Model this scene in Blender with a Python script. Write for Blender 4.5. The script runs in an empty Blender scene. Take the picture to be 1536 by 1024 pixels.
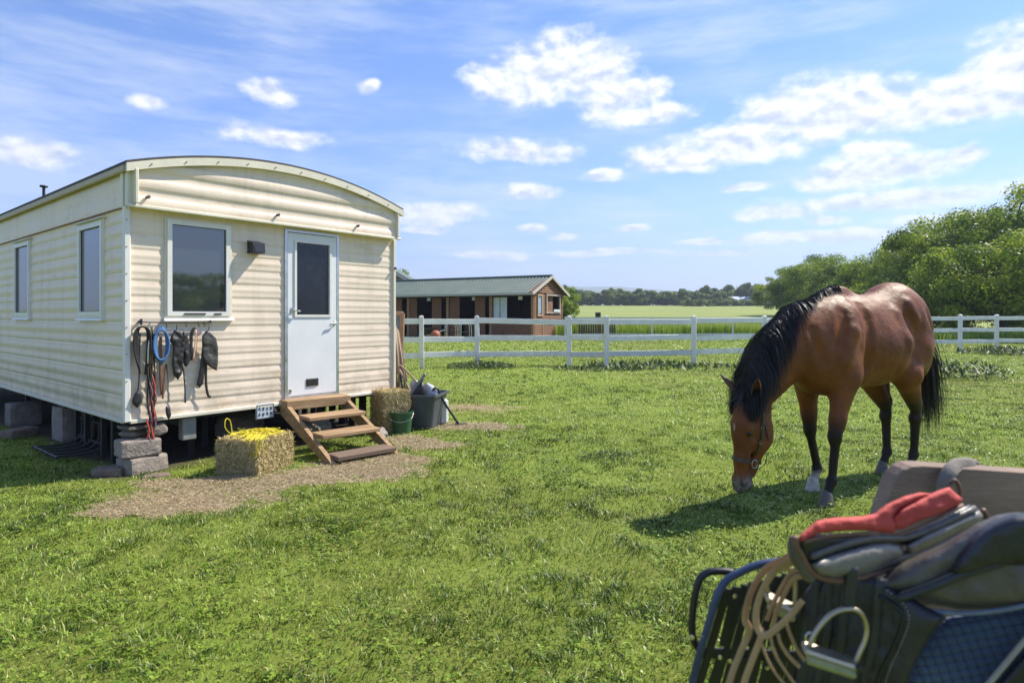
import bpy, math, random
import numpy as np
from mathutils import Vector, Matrix
R = math.radians
sc = bpy.context.scene
COL = sc.collection

# ------------------------------------------------------------------ camera
H = 1.42; F = 920.0; HY = 474.0
cd = bpy.data.cameras.new('camera'); cam = bpy.data.objects.new('camera', cd); COL.objects.link(cam)
sc.camera = cam
cam.location = (0, 0, H); cam.rotation_euler = (R(90), 0, 0)
cd.sensor_width = 36; cd.lens = F/1536*36; cd.shift_y = -(512-HY)/1536
cd.clip_start = 0.05; cd.clip_end = 20000
cd.dof.use_dof = True; cd.dof.focus_distance = 6.5; cd.dof.aperture_fstop = 3.4
# ------------------------------------------------------------------ exposure
sc.view_settings.view_transform = 'Standard'; sc.view_settings.look = 'None'
sc.view_settings.exposure = 0.72; sc.view_settings.gamma = 1
sc.view_settings.use_curve_mapping = False
sc.cycles.use_denoising = True
sc.cycles.max_bounces = 8; sc.cycles.transparent_max_bounces = 12; sc.cycles.volume_bounces = 0
# ------------------------------------------------------------------ sun
SUN_EL = R(48); sx, sy = 0.90, 0.436
SUN = Vector((sx*math.cos(SUN_EL), sy*math.cos(SUN_EL), math.sin(SUN_EL))).normalized()
sd = bpy.data.lights.new('sun', 'SUN'); sun = bpy.data.objects.new('sun', sd); COL.objects.link(sun)
sd.energy = 5.0; sd.angle = R(0.5); sd.color = (1.0, 0.93, 0.80)
sun.rotation_euler = SUN.to_track_quat('Z', 'Y').to_euler()
sun.location = (20, 10, 30)
# ------------------------------------------------------------------ world sky with clouds
W = bpy.data.worlds.new('World'); sc.world = W; W.use_nodes = True
nt = W.node_tree; N = nt.nodes; L = nt.links; N.clear()
def wn(t, **kw):
    n = N.new(t)
    for k, v in kw.items(): setattr(n, k, v)
    return n
def wmath(op, a, b=None, c=None, clamp=False):
    n = N.new('ShaderNodeMath'); n.operation = op; n.use_clamp = clamp
    for i, v in enumerate((a, b, c)):
        if v is None: continue
        if isinstance(v, (int, float)): n.inputs[i].default_value = v
        else: L.new(v, n.inputs[i])
    return n.outputs[0]
def wvec(op, a, b=None, c=None):
    n = N.new('ShaderNodeVectorMath'); n.operation = op
    for i, v in enumerate((a, b, c)):
        if v is None: continue
        if isinstance(v, (tuple, list)): n.inputs[i].default_value = v
        else: L.new(v, n.inputs[i])
    return n.outputs['Value'] if op == 'LENGTH' else n.outputs['Vector']
tc = wn('ShaderNodeTexCoord'); sep = wn('ShaderNodeSeparateXYZ'); L.new(tc.outputs['Generated'], sep.inputs[0])
X_, Y_, Z_ = sep.outputs
az = wmath('ARCTAN2', X_, Y_)
el = wmath('ARCSINE', Z_)
cmb = wn('ShaderNodeCombineXYZ'); L.new(az, cmb.inputs[0]); L.new(el, cmb.inputs[1])
pos = cmb.outputs[0]
def noise(vec, scale, detail, rough=0.55, seed=0.0, sc_vec=(1, 1, 1)):
    v = wvec('MULTIPLY_ADD', vec, sc_vec, (seed, seed*1.7, seed*.3))
    n = wn('ShaderNodeTexNoise'); n.inputs['Scale'].default_value = scale; n.inputs['Detail'].default_value = detail
    n.inputs['Roughness'].default_value = rough; L.new(v, n.inputs['Vector'])
    return n
nw = noise(pos, 9, 3, .5, 3.1)
warp = wvec('MULTIPLY_ADD', nw.outputs['Color'], (.05, .03, 0), (-.025, -.015, 0))
pw = wvec('ADD', pos, warp)
def aeo(px, py):
    a = math.atan((px-768)/F); return a, math.atan((HY-py)/math.hypot(F, px-768))
CL = [(750,125,48,26),(800,112,60,34),(865,98,62,40),(915,105,38,30),(930,142,58,26),(985,134,30,15),(955,175,70,13),
 (1175,168,60,24),(1240,150,66,30),(1305,160,62,28),(1260,185,110,18),(1105,208,62,20),(1020,238,66,14),(1120,222,80,14),
 (1400,158,50,20),(1455,130,56,20),(1515,108,50,26),(1590,90,70,40),(1500,160,70,10),
 (785,225,78,15),(905,262,32,8),(797,288,38,12),(660,318,62,12),(640,330,60,8),(412,142,34,14),(418,204,66,11),(38,228,42,16),
 (225,154,20,8),(547,130,16,10),(1300,226,44,11),(1435,236,27,11),(1320,255,82,16),(1235,272,60,10),(1340,297,120,11),(1165,321,52,9),
 (1243,330,30,8),(1235,355,110,8),(838,353,24,7),(797,342,24,7),(948,343,30,6),(1052,360,34,5),(740,382,60,5),(900,380,80,5),
 (1440,322,70,8),(1085,378,50,5),(1110,282,34,7),(640,345,40,5)]
den = None
for (px, py, rx, ry) in CL:
    a, e = aeo(px, py); kk = .95+.30*min(1, rx/70); ax = rx/F*kk; ay = ry/F*kk*1.04
    v = wvec('MULTIPLY_ADD', pw, (1/ax, 1/ay, 0), (-a/ax, -e/ay, 0))
    ln = wvec('LENGTH', v)
    den = ln if den is None else wmath('SMOOTH_MIN', den, ln, .35)
n1 = noise(pos, 22, 9, .55, 1.3, (1, 1.6, 1)); 
off = wvec('ADD', pos, (.006, .011, 0))
n2 = noise(off, 22, 5, .55, 1.3, (1, 1.6, 1))
fb = wmath('SUBTRACT', n1.outputs['Fac'], .5)
dd = wmath('SUBTRACT', 1.0, den)                       # 1 centre .. 0 rim .. negative out
dens = wmath('MULTIPLY_ADD', fb, 2.15, wmath('MULTIPLY', dd, 1.5))
mr = wn('ShaderNodeMapRange'); mr.interpolation_type = 'SMOOTHSTEP'; L.new(dens, mr.inputs[0])
mr.inputs[1].default_value = -.30; mr.inputs[2].default_value = .85
cl_mask = mr.outputs[0]
# thin high wisps
w1 = noise(pos, 5.5, 9, .62, 7.7, (1, 5.5, 1)); w2 = noise(pos, 1.5, 2, .5, 2.2, (1, 2, 1))
wsp = wmath('MULTIPLY', w1.outputs['Fac'], w2.outputs['Fac'])
mr2 = wn('ShaderNodeMapRange'); mr2.interpolation_type = 'SMOOTHSTEP'; L.new(wsp, mr2.inputs[0])
mr2.inputs[1].default_value = .16; mr2.inputs[2].default_value = .40; mr2.inputs[4].default_value = .50
wmask = mr2.outputs[0]
sky = wn('ShaderNodeTexSky'); sky.sky_type = 'NISHITA'; sky.sun_disc = False
sky.sun_elevation = SUN_EL; sky.sun_rotation = math.atan2(sx, sy)
sky.air_density = 1.0; sky.dust_density = .3; sky.ozone_density = 2.5
tint = wn('ShaderNodeMix', data_type='RGBA', blend_type='MULTIPLY'); tint.inputs[0].default_value = 1
L.new(sky.outputs[0], tint.inputs[6])
tr_ = wn('ShaderNodeValToRGB'); L.new(wmath('MULTIPLY', el, 2.2, clamp=True), tr_.inputs[0]); e_ = tr_.color_ramp.elements
e_[0].color = (.335, .37, .62, 1); e_[1].color = (.40, .58, .86, 1); q_ = e_.new(.35); q_.color = (.45, .57, .86, 1)
L.new(wvec('MULTIPLY', tr_.outputs[0], (2, 2, 2)), tint.inputs[7])
mixw = wn('ShaderNodeMix', data_type='RGBA'); L.new(wmask, mixw.inputs[0]); L.new(tint.outputs[2], mixw.inputs[6])
mixw.inputs[7].default_value = (6.6, 7.4, 8.6, 1)
sh = wmath('SUBTRACT', n1.outputs['Fac'], n2.outputs['Fac'])  # cloud light and shade painted from offset noise, greyer in thick cores
sh = wmath('MULTIPLY_ADD', sh, 3.2, .70, clamp=True)
thick = wmath('MULTIPLY', dd, .55, clamp=True)
sh = wmath('SUBTRACT', sh, wmath('MULTIPLY', thick, .45), clamp=True)
ccol = wn('ShaderNodeMix', data_type='RGBA'); L.new(sh, ccol.inputs[0])
ccol.inputs[6].default_value = (5.0, 5.7, 7.3, 1); ccol.inputs[7].default_value = (9.8, 9.8, 9.8, 1)
mixc = wn('ShaderNodeMix', data_type='RGBA')
elf = wn('ShaderNodeMapRange'); L.new(el, elf.inputs[0]); elf.inputs[1].default_value = .03; elf.inputs[2].default_value = .22; elf.inputs[3].default_value = .65
L.new(wmath('MULTIPLY', cl_mask, elf.outputs[0]), mixc.inputs[0]); L.new(mixw.outputs[2], mixc.inputs[6]); L.new(ccol.outputs[2], mixc.inputs[7])
bg = wn('ShaderNodeBackground'); bg.inputs[1].default_value = 0.078; L.new(mixc.outputs[2], bg.inputs[0])
wo = wn('ShaderNodeOutputWorld'); L.new(bg.outputs[0], wo.inputs[0])
W.cycles.sampling_method = 'MANUAL'; W.cycles.sample_map_resolution = 512

# ------------------------------------------------------------------ helpers
def P(px, py, Y): return np.array([(px-768)/F*Y, Y, H-(py-HY)/F*Y])
def G(px, py, z=0.0):
    Y = (H-z)*F/(py-HY); return np.array([(px-768)/F*Y, Y, z])
MATR = {}
def new_empty(name, loc=(0,0,0), rz=0.0):
    o = bpy.data.objects.new(name, None); COL.objects.link(o); o.empty_display_size = .1
    o.location = loc; o.rotation_euler = (0, 0, rz)
    MATR[o.name] = np.array(Matrix.Translation(loc) @ Matrix.Rotation(rz, 4, 'Z'))
    return o
def tag(o, label=None, cat=None, group=None, kind=None):
    if label: o['label'] = label
    if cat: o['category'] = cat
    if group: o['group'] = group
    if kind: o['kind'] = kind
    return o
def thing(name, label, cat, loc=(0,0,0), rz=0.0, group=None):
    return tag(new_empty(name, loc, rz), label, cat, group)
def fastmesh(name, V, faces, mat=None, parent=None, smooth=False, world=True, attrs=None):
    """faces: list of arrays (m,k) or list of tuples"""
    V = np.asarray(V, dtype=np.float64).reshape(-1, 3)
    if parent is not None and world:
        top = parent
        while top.parent is not None: top = top.parent
        m = MATR.get(top.name)
        if m is not None:
            inv = np.linalg.inv(m); V = V@inv[:3,:3].T + inv[:3,3]
    me = bpy.data.meshes.new(name)
    if isinstance(faces, np.ndarray): faces = [faces]
    if len(faces) and isinstance(faces[0], np.ndarray):
        loops = np.concatenate([f.ravel() for f in faces]).astype(np.int32)
        tot = np.concatenate([np.full(len(f), f.shape[1]) for f in faces]).astype(np.int32)
    else:
        loops = np.array([i for f in faces for i in f], dtype=np.int32); tot = np.array([len(f) for f in faces], dtype=np.int32)
    me.vertices.add(len(V)); me.vertices.foreach_set('co', V.astype(np.float32).ravel())
    me.loops.add(len(loops)); me.loops.foreach_set('vertex_index', loops)
    st = np.concatenate([[0], np.cumsum(tot)[:-1]]).astype(np.int32)
    me.polygons.add(len(tot)); me.polygons.foreach_set('loop_start', st); me.polygons.foreach_set('loop_total', tot)
    me.polygons.foreach_set('use_smooth', np.full(len(tot), bool(smooth)))
    me.update(calc_edges=True)
    if attrs:
        for k, a in attrs.items():
            at = me.attributes.new(k, 'FLOAT', 'POINT'); at.data.foreach_set('value', np.asarray(a, dtype=np.float32))
    if mat is not None: me.materials.append(mat)
    o = bpy.data.objects.new(name, me); COL.objects.link(o)
    if parent is not None: o.parent = parent
    return o
def rotm(axis, ang): return np.array(Matrix.Rotation(ang, 3, axis))
class MB:
    def __init__(s): s.V = []; s.Fc = []; s.n = 0
    def add(s, V, Fs):
        V = np.asarray(V, dtype=float).reshape(-1, 3); s.V.append(V)
        for f in Fs: s.Fc.append(tuple(int(i)+s.n for i in f))
        s.n += len(V); return s
    def box(s, c, size, rot=None, bev=0.0, jit=0.0):
        hx, hy, hz = [q/2 for q in size]
        if bev > 0:
            b = min(bev, hx*.9, hy*.9, hz*.9); pts = []
            for X in (-1, 1):
                for Yy in (-1, 1):
                    for Z in (-1, 1):
                        pts += [(X*hx, Yy*(hy-b), Z*(hz-b)), (X*(hx-b), Yy*hy, Z*(hz-b)), (X*(hx-b), Yy*(hy-b), Z*hz)]
            pts = np.array(pts)
            def I(X, Yy, Z, k): return ((X > 0)*4+(Yy > 0)*2+(Z > 0))*3+k
            fs = []
            for X in (-1, 1): fs.append([I(X,-1,-1,0), I(X,1,-1,0), I(X,1,1,0), I(X,-1,1,0)][::(1 if X > 0 else -1)])
            for Yy in (-1, 1): fs.append([I(-1,Yy,-1,1), I(-1,Yy,1,1), I(1,Yy,1,1), I(1,Yy,-1,1)][::(1 if Yy > 0 else -1)])
            for Z in (-1, 1): fs.append([I(-1,-1,Z,2), I(1,-1,Z,2), I(1,1,Z,2), I(-1,1,Z,2)][::(1 if Z > 0 else -1)])
            for X in (-1, 1):
                for Yy in (-1, 1): fs.append([I(X,Yy,-1,0), I(X,Yy,1,0), I(X,Yy,1,1), I(X,Yy,-1,1)][::(1 if X*Yy > 0 else -1)])
                for Z in (-1, 1): fs.append([I(X,-1,Z,0), I(X,1,Z,0), I(X,1,Z,2), I(X,-1,Z,2)][::(1 if X*Z > 0 else -1)])
            for Yy in (-1, 1):
                for Z in (-1, 1): fs.append([I(-1,Yy,Z,1), I(-1,Yy,Z,2), I(1,Yy,Z,2), I(1,Yy,Z,1)][::(1 if Yy*Z > 0 else -1)])
            for X in (-1, 1):
                for Yy in (-1, 1):
                    for Z in (-1, 1): fs.append([I(X,Yy,Z,0), I(X,Yy,Z,1), I(X,Yy,Z,2)][::(1 if X*Yy*Z > 0 else -1)])
        else:
            pts = np.array([(x, y, z) for x in (-hx, hx) for y in (-hy, hy) for z in (-hz, hz)])
            fs = [(0,1,3,2), (4,6,7,5), (0,4,5,1), (2,3,7,6), (0,2,6,4), (1,5,7,3)]
        if jit: pts = pts+np.random.default_rng(len(s.V)+7).normal(0, jit, pts.shape)
        if rot is not None: pts = pts@np.asarray(rot).T
        return s.add(pts+np.asarray(c), fs)
    def hexa(s, p8):
        """bottom 4 ccw then top 4"""
        return s.add(p8, [(3,2,1,0), (4,5,6,7), (0,1,5,4), (1,2,6,5), (2,3,7,6), (3,0,4,7)])
    def bar(s, a, b, w, h, up=(0,0,1), bev=0.0):
        a = np.asarray(a, float); b = np.asarray(b, float); d = b-a; Ln = np.linalg.norm(d); x = d/Ln
        up = np.asarray(up, float); y = np.cross(up, x); y /= np.linalg.norm(y); z = np.cross(x, y)
        return s.box((a+b)/2, (Ln, w, h), np.stack([x, y, z], 1), bev)
    def tube(s, pts, r, n=8, cap=True, flat=1.0, up=None):
        pts = np.asarray(pts, float); m = len(pts)
        r = np.full(m, r) if np.isscalar(r) else np.asarray(r, float)
        t = np.gradient(pts, axis=0); t /= np.linalg.norm(t, axis=1)[:, None]+1e-12
        nrm = np.array(up if up is not None else ((0,0,1) if abs(t[0][2]) < .9 else (1,0,0)), float)
        rings = []
        for i in range(m):
            if up is not None: nrm = np.array(up, float)
            nrm = nrm-t[i]*np.dot(nrm, t[i]); nrm /= np.linalg.norm(nrm)+1e-12; b = np.cross(t[i], nrm)
            a = np.arange(n)*2*math.pi/n
            rings.append(pts[i]+r[i]*(np.cos(a)[:, None]*nrm*flat+np.sin(a)[:, None]*b))
        V = np.concatenate(rings); fs = []
        for i in range(m-1):
            for j in range(n):
                k = (j+1) % n; fs.append((i*n+j, i*n+k, (i+1)*n+k, (i+1)*n+j))
        if cap: fs.append(tuple(range(n))[::-1]); fs.append(tuple((m-1)*n+j for j in range(n)))
        return s.add(V, fs)
    def lathe(s, c, prof, n=24, axis=None):
        prof = np.asarray(prof, float); a = np.arange(n)*2*math.pi/n; V = []
        for r, z in prof: V.append(np.stack([r*np.cos(a), r*np.sin(a), np.full(n, z)], 1))
        V = np.concatenate(V)
        if axis is not None: V = V@np.asarray(axis).T
        fs = []
        for i in range(len(prof)-1):
            for j in range(n):
                k = (j+1) % n; fs.append((i*n+j, i*n+k, (i+1)*n+k, (i+1)*n+j))
        return s.add(V+np.asarray(c), fs)
    def build(s, name, mat=None, parent=None, smooth=False, world=True, attrs=None):
        return fastmesh(name, np.concatenate(s.V), s.Fc, mat, parent, smooth, world, attrs)
def spline(pts, n=8):
    """catmull-rom through points"""
    p = np.asarray(pts, float); p = np.vstack([2*p[0]-p[1], p, 2*p[-1]-p[-2]]); out = []
    for i in range(1, len(p)-2):
        for t in np.linspace(0, 1, n, endpoint=False):
            out.append(.5*((2*p[i])+(-p[i-1]+p[i+1])*t+(2*p[i-1]-5*p[i]+4*p[i+1]-p[i+2])*t*t+(-p[i-1]+3*p[i]-3*p[i+1]+p[i+2])*t**3))
    out.append(p[-2]); return np.array(out)
_ht = np.random.default_rng(11).random(65536)
def vnoise(x, y, s=1.0, seed=0):
    x = np.asarray(x)*s; y = np.asarray(y)*s; xi = np.floor(x).astype(np.int64); yi = np.floor(y).astype(np.int64)
    fx = x-xi; fy = y-yi; fx = fx*fx*(3-2*fx); fy = fy*fy*(3-2*fy)
    h = lambda a, b: _ht[(a*7919+b*104729+seed*7907) & 65535]
    return (h(xi,yi)*(1-fx)+h(xi+1,yi)*fx)*(1-fy)+(h(xi,yi+1)*(1-fx)+h(xi+1,yi+1)*fx)*fy
def fbm(x, y, s=1.0, seed=0, o=4):
    return sum(vnoise(x, y, s*2**i, seed+i*13)*.5**(i+1) for i in range(o))/(1-.5**o)
# ---- materials
def MT(name, col, rough=.6, var=.0, vs=6.0, bump=0.0, bs=60.0, metal=0.0, spec=.5, col2=None, stretch=(1,1,1), sheen=0.0, coat=0.0, trans=0.0, alpha=1, detail=5):
    m = bpy.data.materials.new(name); m.use_nodes = True; t = m.node_tree; b = t.nodes['Principled BSDF']
    b.inputs['Base Color'].default_value = (*col, 1); b.inputs['Roughness'].default_value = rough; b.inputs['Metallic'].default_value = metal
    b.inputs['Specular IOR Level'].default_value = spec; b.inputs['Sheen Weight'].default_value = sheen; b.inputs['Coat Weight'].default_value = coat
    b.inputs['Transmission Weight'].default_value = trans
    tcn = t.nodes.new('ShaderNodeTexCoord'); mp = t.nodes.new('ShaderNodeMapping'); mp.inputs['Scale'].default_value = stretch
    t.links.new(tcn.outputs['Object'], mp.inputs[0])
    if var or col2 is not None:
        n = t.nodes.new('ShaderNodeTexNoise'); n.inputs['Scale'].default_value = vs; n.inputs['Detail'].default_value = detail; n.inputs['Roughness'].default_value = .65
        t.links.new(mp.outputs[0], n.inputs['Vector'])
        r = t.nodes.new('ShaderNodeMapRange'); r.inputs[1].default_value = .3; r.inputs[2].default_value = .7; t.links.new(n.outputs['Fac'], r.inputs[0])
        x = t.nodes.new('ShaderNodeMix'); x.data_type = 'RGBA'; t.links.new(r.outputs[0], x.inputs[0])
        if col2 is None: ca = tuple(c*(1-var) for c in col); cb = tuple(min(1, c*(1+var)) for c in col)
        else: ca, cb = col, col2
        x.inputs[6].default_value = (*ca, 1); x.inputs[7].default_value = (*cb, 1); t.links.new(x.outputs[2], b.inputs['Base Color'])
        rr = t.nodes.new('ShaderNodeMath'); rr.operation = 'MULTIPLY_ADD'; rr.inputs[1].default_value = .18; rr.inputs[2].default_value = max(0, rough-.09)
        t.links.new(r.outputs[0], rr.inputs[0]); t.links.new(rr.outputs[0], b.inputs['Roughness'])
    if bump:
        n = t.nodes.new('ShaderNodeTexNoise'); n.inputs['Scale'].default_value = bs; n.inputs['Detail'].default_value = 6
        t.links.new(mp.outputs[0], n.inputs['Vector']); bp = t.nodes.new('ShaderNodeBump'); bp.inputs['Strength'].default_value = bump; bp.inputs['Distance'].default_value = .01
        t.links.new(n.outputs['Fac'], bp.inputs['Height']); t.links.new(bp.outputs[0], b.inputs['Normal'])
    return m
def nodes(m): return m.node_tree.nodes, m.node_tree.links, m.node_tree.nodes['Principled BSDF']
def leafmat(name, c1, c2, attr='tint', trans=.35, rough=.5):
    m = bpy.data.materials.new(name); m.use_nodes = True; t = m.node_tree; nn = t.nodes; ll = t.links; b = nn['Principled BSDF']
    a = nn.new('ShaderNodeAttribute'); a.attribute_name = attr
    x = nn.new('ShaderNodeValToRGB'); ll.new(a.outputs['Fac'], x.inputs[0])
    cs = [c1, c2] if not isinstance(c1, list) else c1
    e = x.color_ramp.elements; e[0].color = (*cs[0], 1); e[1].color = (*cs[-1], 1)
    for i, c in enumerate(cs[1:-1]): q = e.new((i+1)/(len(cs)-1)); q.color = (*c, 1)
    ll.new(x.outputs[0], b.inputs['Base Color']); b.inputs['Roughness'].default_value = rough; b.inputs['Specular IOR Level'].default_value = .35
    tr = nn.new('ShaderNodeBsdfTranslucent'); ll.new(x.outputs[0], tr.inputs[0])
    ms = nn.new('ShaderNodeMixShader'); ms.inputs[0].default_value = trans
    ll.new(b.outputs[0], ms.inputs[1]); ll.new(tr.outputs[0], ms.inputs[2]); ll.new(ms.outputs[0], nn['Material Output'].inputs[0])
    return m
def copy_tree(o, parent=None):
    c = o.copy(); COL.objects.link(c); c.parent = parent
    for ch in list(o.children): copy_tree(ch, c)
    return c
# ------------------------------------------------------------------ ground, field, hills, grass
CO = np.array([-3.455, 5.5]); U = np.array([.633, .774]); U = U/np.linalg.norm(U); VV = np.array([-U[1], U[0]]); NN = -VV   # caravan corner, front axis, side axis, outward front normal
def terrain(x, y):
    x = np.asarray(x, float); y = np.asarray(y, float)
    t = np.clip((y-48)/230, 0, None); z = 6.2*np.clip(t, 0, 1)**1.05
    z = z+np.clip((y-12)/60, 0, 1)*.25*(fbm(x, y, .03, 5, 2)-.5)
    z = z-np.clip((y-285)/2000, 0, 1)*30
    return z
def caravan_uv(x, y):
    dx = x-CO[0]; dy = y-CO[1]; return dx*U[0]+dy*U[1], dx*VV[0]+dy*VV[1]
PATCH = [(160,772,.13),(225,762,.22),(300,748,.36),(370,738,.42),(330,722,.25),(405,728,.36),(470,715,.34),(440,722,.38),(520,705,.3),(585,690,.2),(620,660,.22),(680,640,.3),(640,668,.25),
         (700,612,.42),(740,640,.25),(560,470+240,.2),(260,725,.18)]
PW = [(*G(a, b)[:2], r) for a, b, r in PATCH]
def bare(x, y):
    d = np.zeros_like(x)
    n = fbm(x, y, 2.2, 3, 4)-.5
    for px, py, r in PW:
        q = np.hypot((x-px)*.62, y-py)/r
        d = np.maximum(d, np.clip((1.2-q)*1.0+n*1.9+(fbm(x, y, 9, 17, 3)-.5)*1.5, 0, 1))
    s, t = caravan_uv(x, y)
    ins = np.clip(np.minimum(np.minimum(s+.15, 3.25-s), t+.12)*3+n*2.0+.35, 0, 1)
    return d, ins
def axis_pts(lo, hi, fine, far, grow=1.18):
    a = list(np.arange(lo, hi+1e-6, fine)); d = fine
    while a[-1] < far: d *= grow; a.append(a[-1]+d)
    d = fine; b = [a[0]]
    while b[-1] > -far: d *= grow; b.append(b[-1]-d)
    return np.array(b[::-1][:-1]+a)
gx = axis_pts(-9, 9, .1, 3400); gy = axis_pts(0, 14, .1, 3400)
gy = gy[gy > -400]
XX, YY = np.meshgrid(gx, gy, indexing='ij'); ZZ = terrain(XX, YY)
near = np.exp(-np.hypot(XX, YY-5)/14)
ZZ = ZZ+(fbm(XX, YY, 1.3, 9, 3)-.5)*.05*near
nx, ny = XX.shape; idx = np.arange(nx*ny).reshape(nx, ny)
GF = np.stack([idx[:-1,:-1], idx[1:,:-1], idx[1:,1:], idx[:-1,1:]], -1).reshape(-1, 4)
bs_, ins_ = bare(XX.ravel(), YY.ravel())
gm = bpy.data.materials.new('ground_soil_and_turf'); gm.use_nodes = True
nn, ll, pb = nodes(gm)
def nd(t, **kw):
    n = nn.new(t)
    for k, v in kw.items(): setattr(n, k, v)
    return n
def mixc_(f, a, b):
    x = nd('ShaderNodeMix', data_type='RGBA')
    for s_, v in ((0, f), (6, a), (7, b)):
        if isinstance(v, (int, float)): x.inputs[s_].default_value = v
        elif isinstance(v, tuple): x.inputs[s_].default_value = (*v, 1)
        else: ll.new(v, x.inputs[s_])
    return x.outputs[2]
def nz(scale, det=6, rough=.6, vec=None):
    n = nd('ShaderNodeTexNoise'); n.inputs['Scale'].default_value = scale; n.inputs['Detail'].default_value = det; n.inputs['Roughness'].default_value = rough
    ll.new(vec if vec is not None else tcg.outputs['Object'], n.inputs['Vector']); return n.outputs['Fac']
def mrg(v, a, b, c=0, d=1):
    n = nd('ShaderNodeMapRange'); ll.new(v, n.inputs[0])
    for i, q in enumerate((a, b, c, d)): n.inputs[i+1].default_value = q
    return n.outputs[0]
tcg = nd('ShaderNodeTexCoord')
fine = mixc_(mrg(nz(38, 5), .35, .65), (.055, .060, .014), (.21, .21, .05))
mid = mixc_(mrg(nz(1.1, 5), .35, .7), fine, (.20, .25, .04))
far_n = mixc_(mrg(nz(.12, 6), .35, .65), mid, (.20, .27, .04))
ab = nd('ShaderNodeAttribute'); ab.attribute_name = 'bare'
ai = nd('ShaderNodeAttribute'); ai.attribute_name = 'inside'
mps = nd('ShaderNodeMapping'); mps.inputs['Scale'].default_value = (.35, 2.2, 1); ll.new(tcg.outputs['Object'], mps.inputs[0])
straw = mixc_(mrg(nz(45, 8, .7, mps.outputs[0]), .38, .62), (.22, .155, .08), (.40, .31, .18))
straw = mixc_(mrg(nz(3.5, 4), .5, .68), straw, (.38, .30, .20))
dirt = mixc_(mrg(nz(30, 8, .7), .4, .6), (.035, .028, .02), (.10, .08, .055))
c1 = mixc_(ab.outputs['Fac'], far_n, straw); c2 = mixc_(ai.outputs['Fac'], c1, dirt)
ll.new(c2, pb.inputs['Base Color']); pb.inputs['Roughness'].default_value = .95; pb.inputs['Specular IOR Level'].default_value = .15
bp = nd('ShaderNodeBump'); bp.inputs['Strength'].default_value = .9; bp.inputs['Distance'].default_value = .02; ll.new(nz(45, 8, .7), bp.inputs['Height']); ll.new(bp.outputs[0], pb.inputs['Normal'])
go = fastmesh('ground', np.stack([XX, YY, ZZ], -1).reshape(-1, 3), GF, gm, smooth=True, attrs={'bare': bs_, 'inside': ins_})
tag(go, 'paddock ground of turf with bare straw covered earth by the caravan', kind='structure')
def gz(x, y):
    near = np.exp(-np.hypot(x, np.asarray(y)-5)/14); return terrain(x, y)+(fbm(x, y, 1.3, 9, 3)-.5)*.05*near

# mown field beyond the second fence
fx = np.linspace(-60, 420, 90); fy = np.linspace(58, 300, 60)
FX, FY = np.meshgrid(fx, fy, indexing='ij'); FZ = terrain(FX, FY)+.10+np.clip((FY-60)/30, 0, 1)*.15
fi = np.arange(FX.size).reshape(FX.shape)
fm = MT('mown_field', (.19, .235, .065), .95, 0, .25, col2=(.29, .325, .11), stretch=(.2, 1.2, 1), spec=.1)
tag(fastmesh('field', np.stack([FX, FY, FZ], -1).reshape(-1, 3), np.stack([fi[:-1,:-1], fi[1:,:-1], fi[1:,1:], fi[:-1,1:]], -1).reshape(-1, 4), fm, smooth=True),
    'pale green mown field rising gently towards the far trees', kind='structure')
# hills
hx = np.linspace(-2600, 3300, 160)
hz = 60+70*np.exp(-((hx-330)/420)**2)+50*np.exp(-((hx+700)/700)**2)+40*np.exp(-((hx-1300)/600)**2)+25*(fbm(hx, hx*0, .004, 4, 4)-.5)+22*np.exp(-((hx-760)/200)**2)
hv = []; 
for k, (yy, f) in enumerate(((2500, -.3), (2620, .35), (2760, .8), (2900, 1), (3100, .7))):
    hv.append(np.stack([hx, np.full_like(hx, yy)+20*np.sin(hx/150), f*hz], 1))
hv = np.concatenate(hv); hi = np.arange(len(hv)).reshape(5, -1)
tag(fastmesh('hills', hv, np.stack([hi[:-1,:-1], hi[:-1,1:], hi[1:,1:], hi[1:,:-1]], -1).reshape(-1, 4), MT('hill_cover', (.05, .09, .04), 1, .3, .01), smooth=True),
    'low blue hills on the horizon', kind='structure')

# ---- grass blades
def blades(x, y, h, w, lean, laz, tint, name, mat, z=None):
    n = len(x); z = gz(x, y) if z is None else z
    rg = np.random.default_rng(5); a = rg.random(n)*2*math.pi
    sdx = np.cos(a)*w/2; sdy = np.sin(a)*w/2; lx = np.cos(laz)*lean; ly = np.sin(laz)*lean
    V = np.empty((n, 5, 3)); 
    V[:,0] = np.stack([x-sdx, y-sdy, z-.006], 1); V[:,1] = np.stack([x+sdx, y+sdy, z-.006], 1)
    mx = x+lx*.38; my = y+ly*.38; mz = z+h*.62
    V[:,2] = np.stack([mx-sdx*.85, my-sdy*.85, mz], 1); V[:,3] = np.stack([mx+sdx*.85, my+sdy*.85, mz], 1)
    V[:,4] = np.stack([x+lx, y+ly, z+h*(1-.25*np.minimum(1, lean/h))], 1)
    b = np.arange(n)[:, None]*5
    q = b+np.array([0, 1, 3, 2]); t = b+np.array([2, 3, 4])
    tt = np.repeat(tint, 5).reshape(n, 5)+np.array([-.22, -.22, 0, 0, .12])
    return fastmesh(name, V.reshape(-1, 3), [q, t], mat, attrs={'tint': np.clip(tt, 0, 1).ravel()}, smooth=True)
gr = np.random.default_rng(42)
def scatter(y0, y1, dens, margin=.87):
    A = margin*(y1*y1-y0*y0)+1.6*(y1-y0); n = int(A*dens)
    yy = np.sqrt(gr.random(n)*(y1*y1-y0*y0)+y0*y0); xx = (gr.random(n)*2-1)*(margin*yy+.8); return xx, yy
xs, ys, ds = [], [], []
GQ = 1.0
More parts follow.
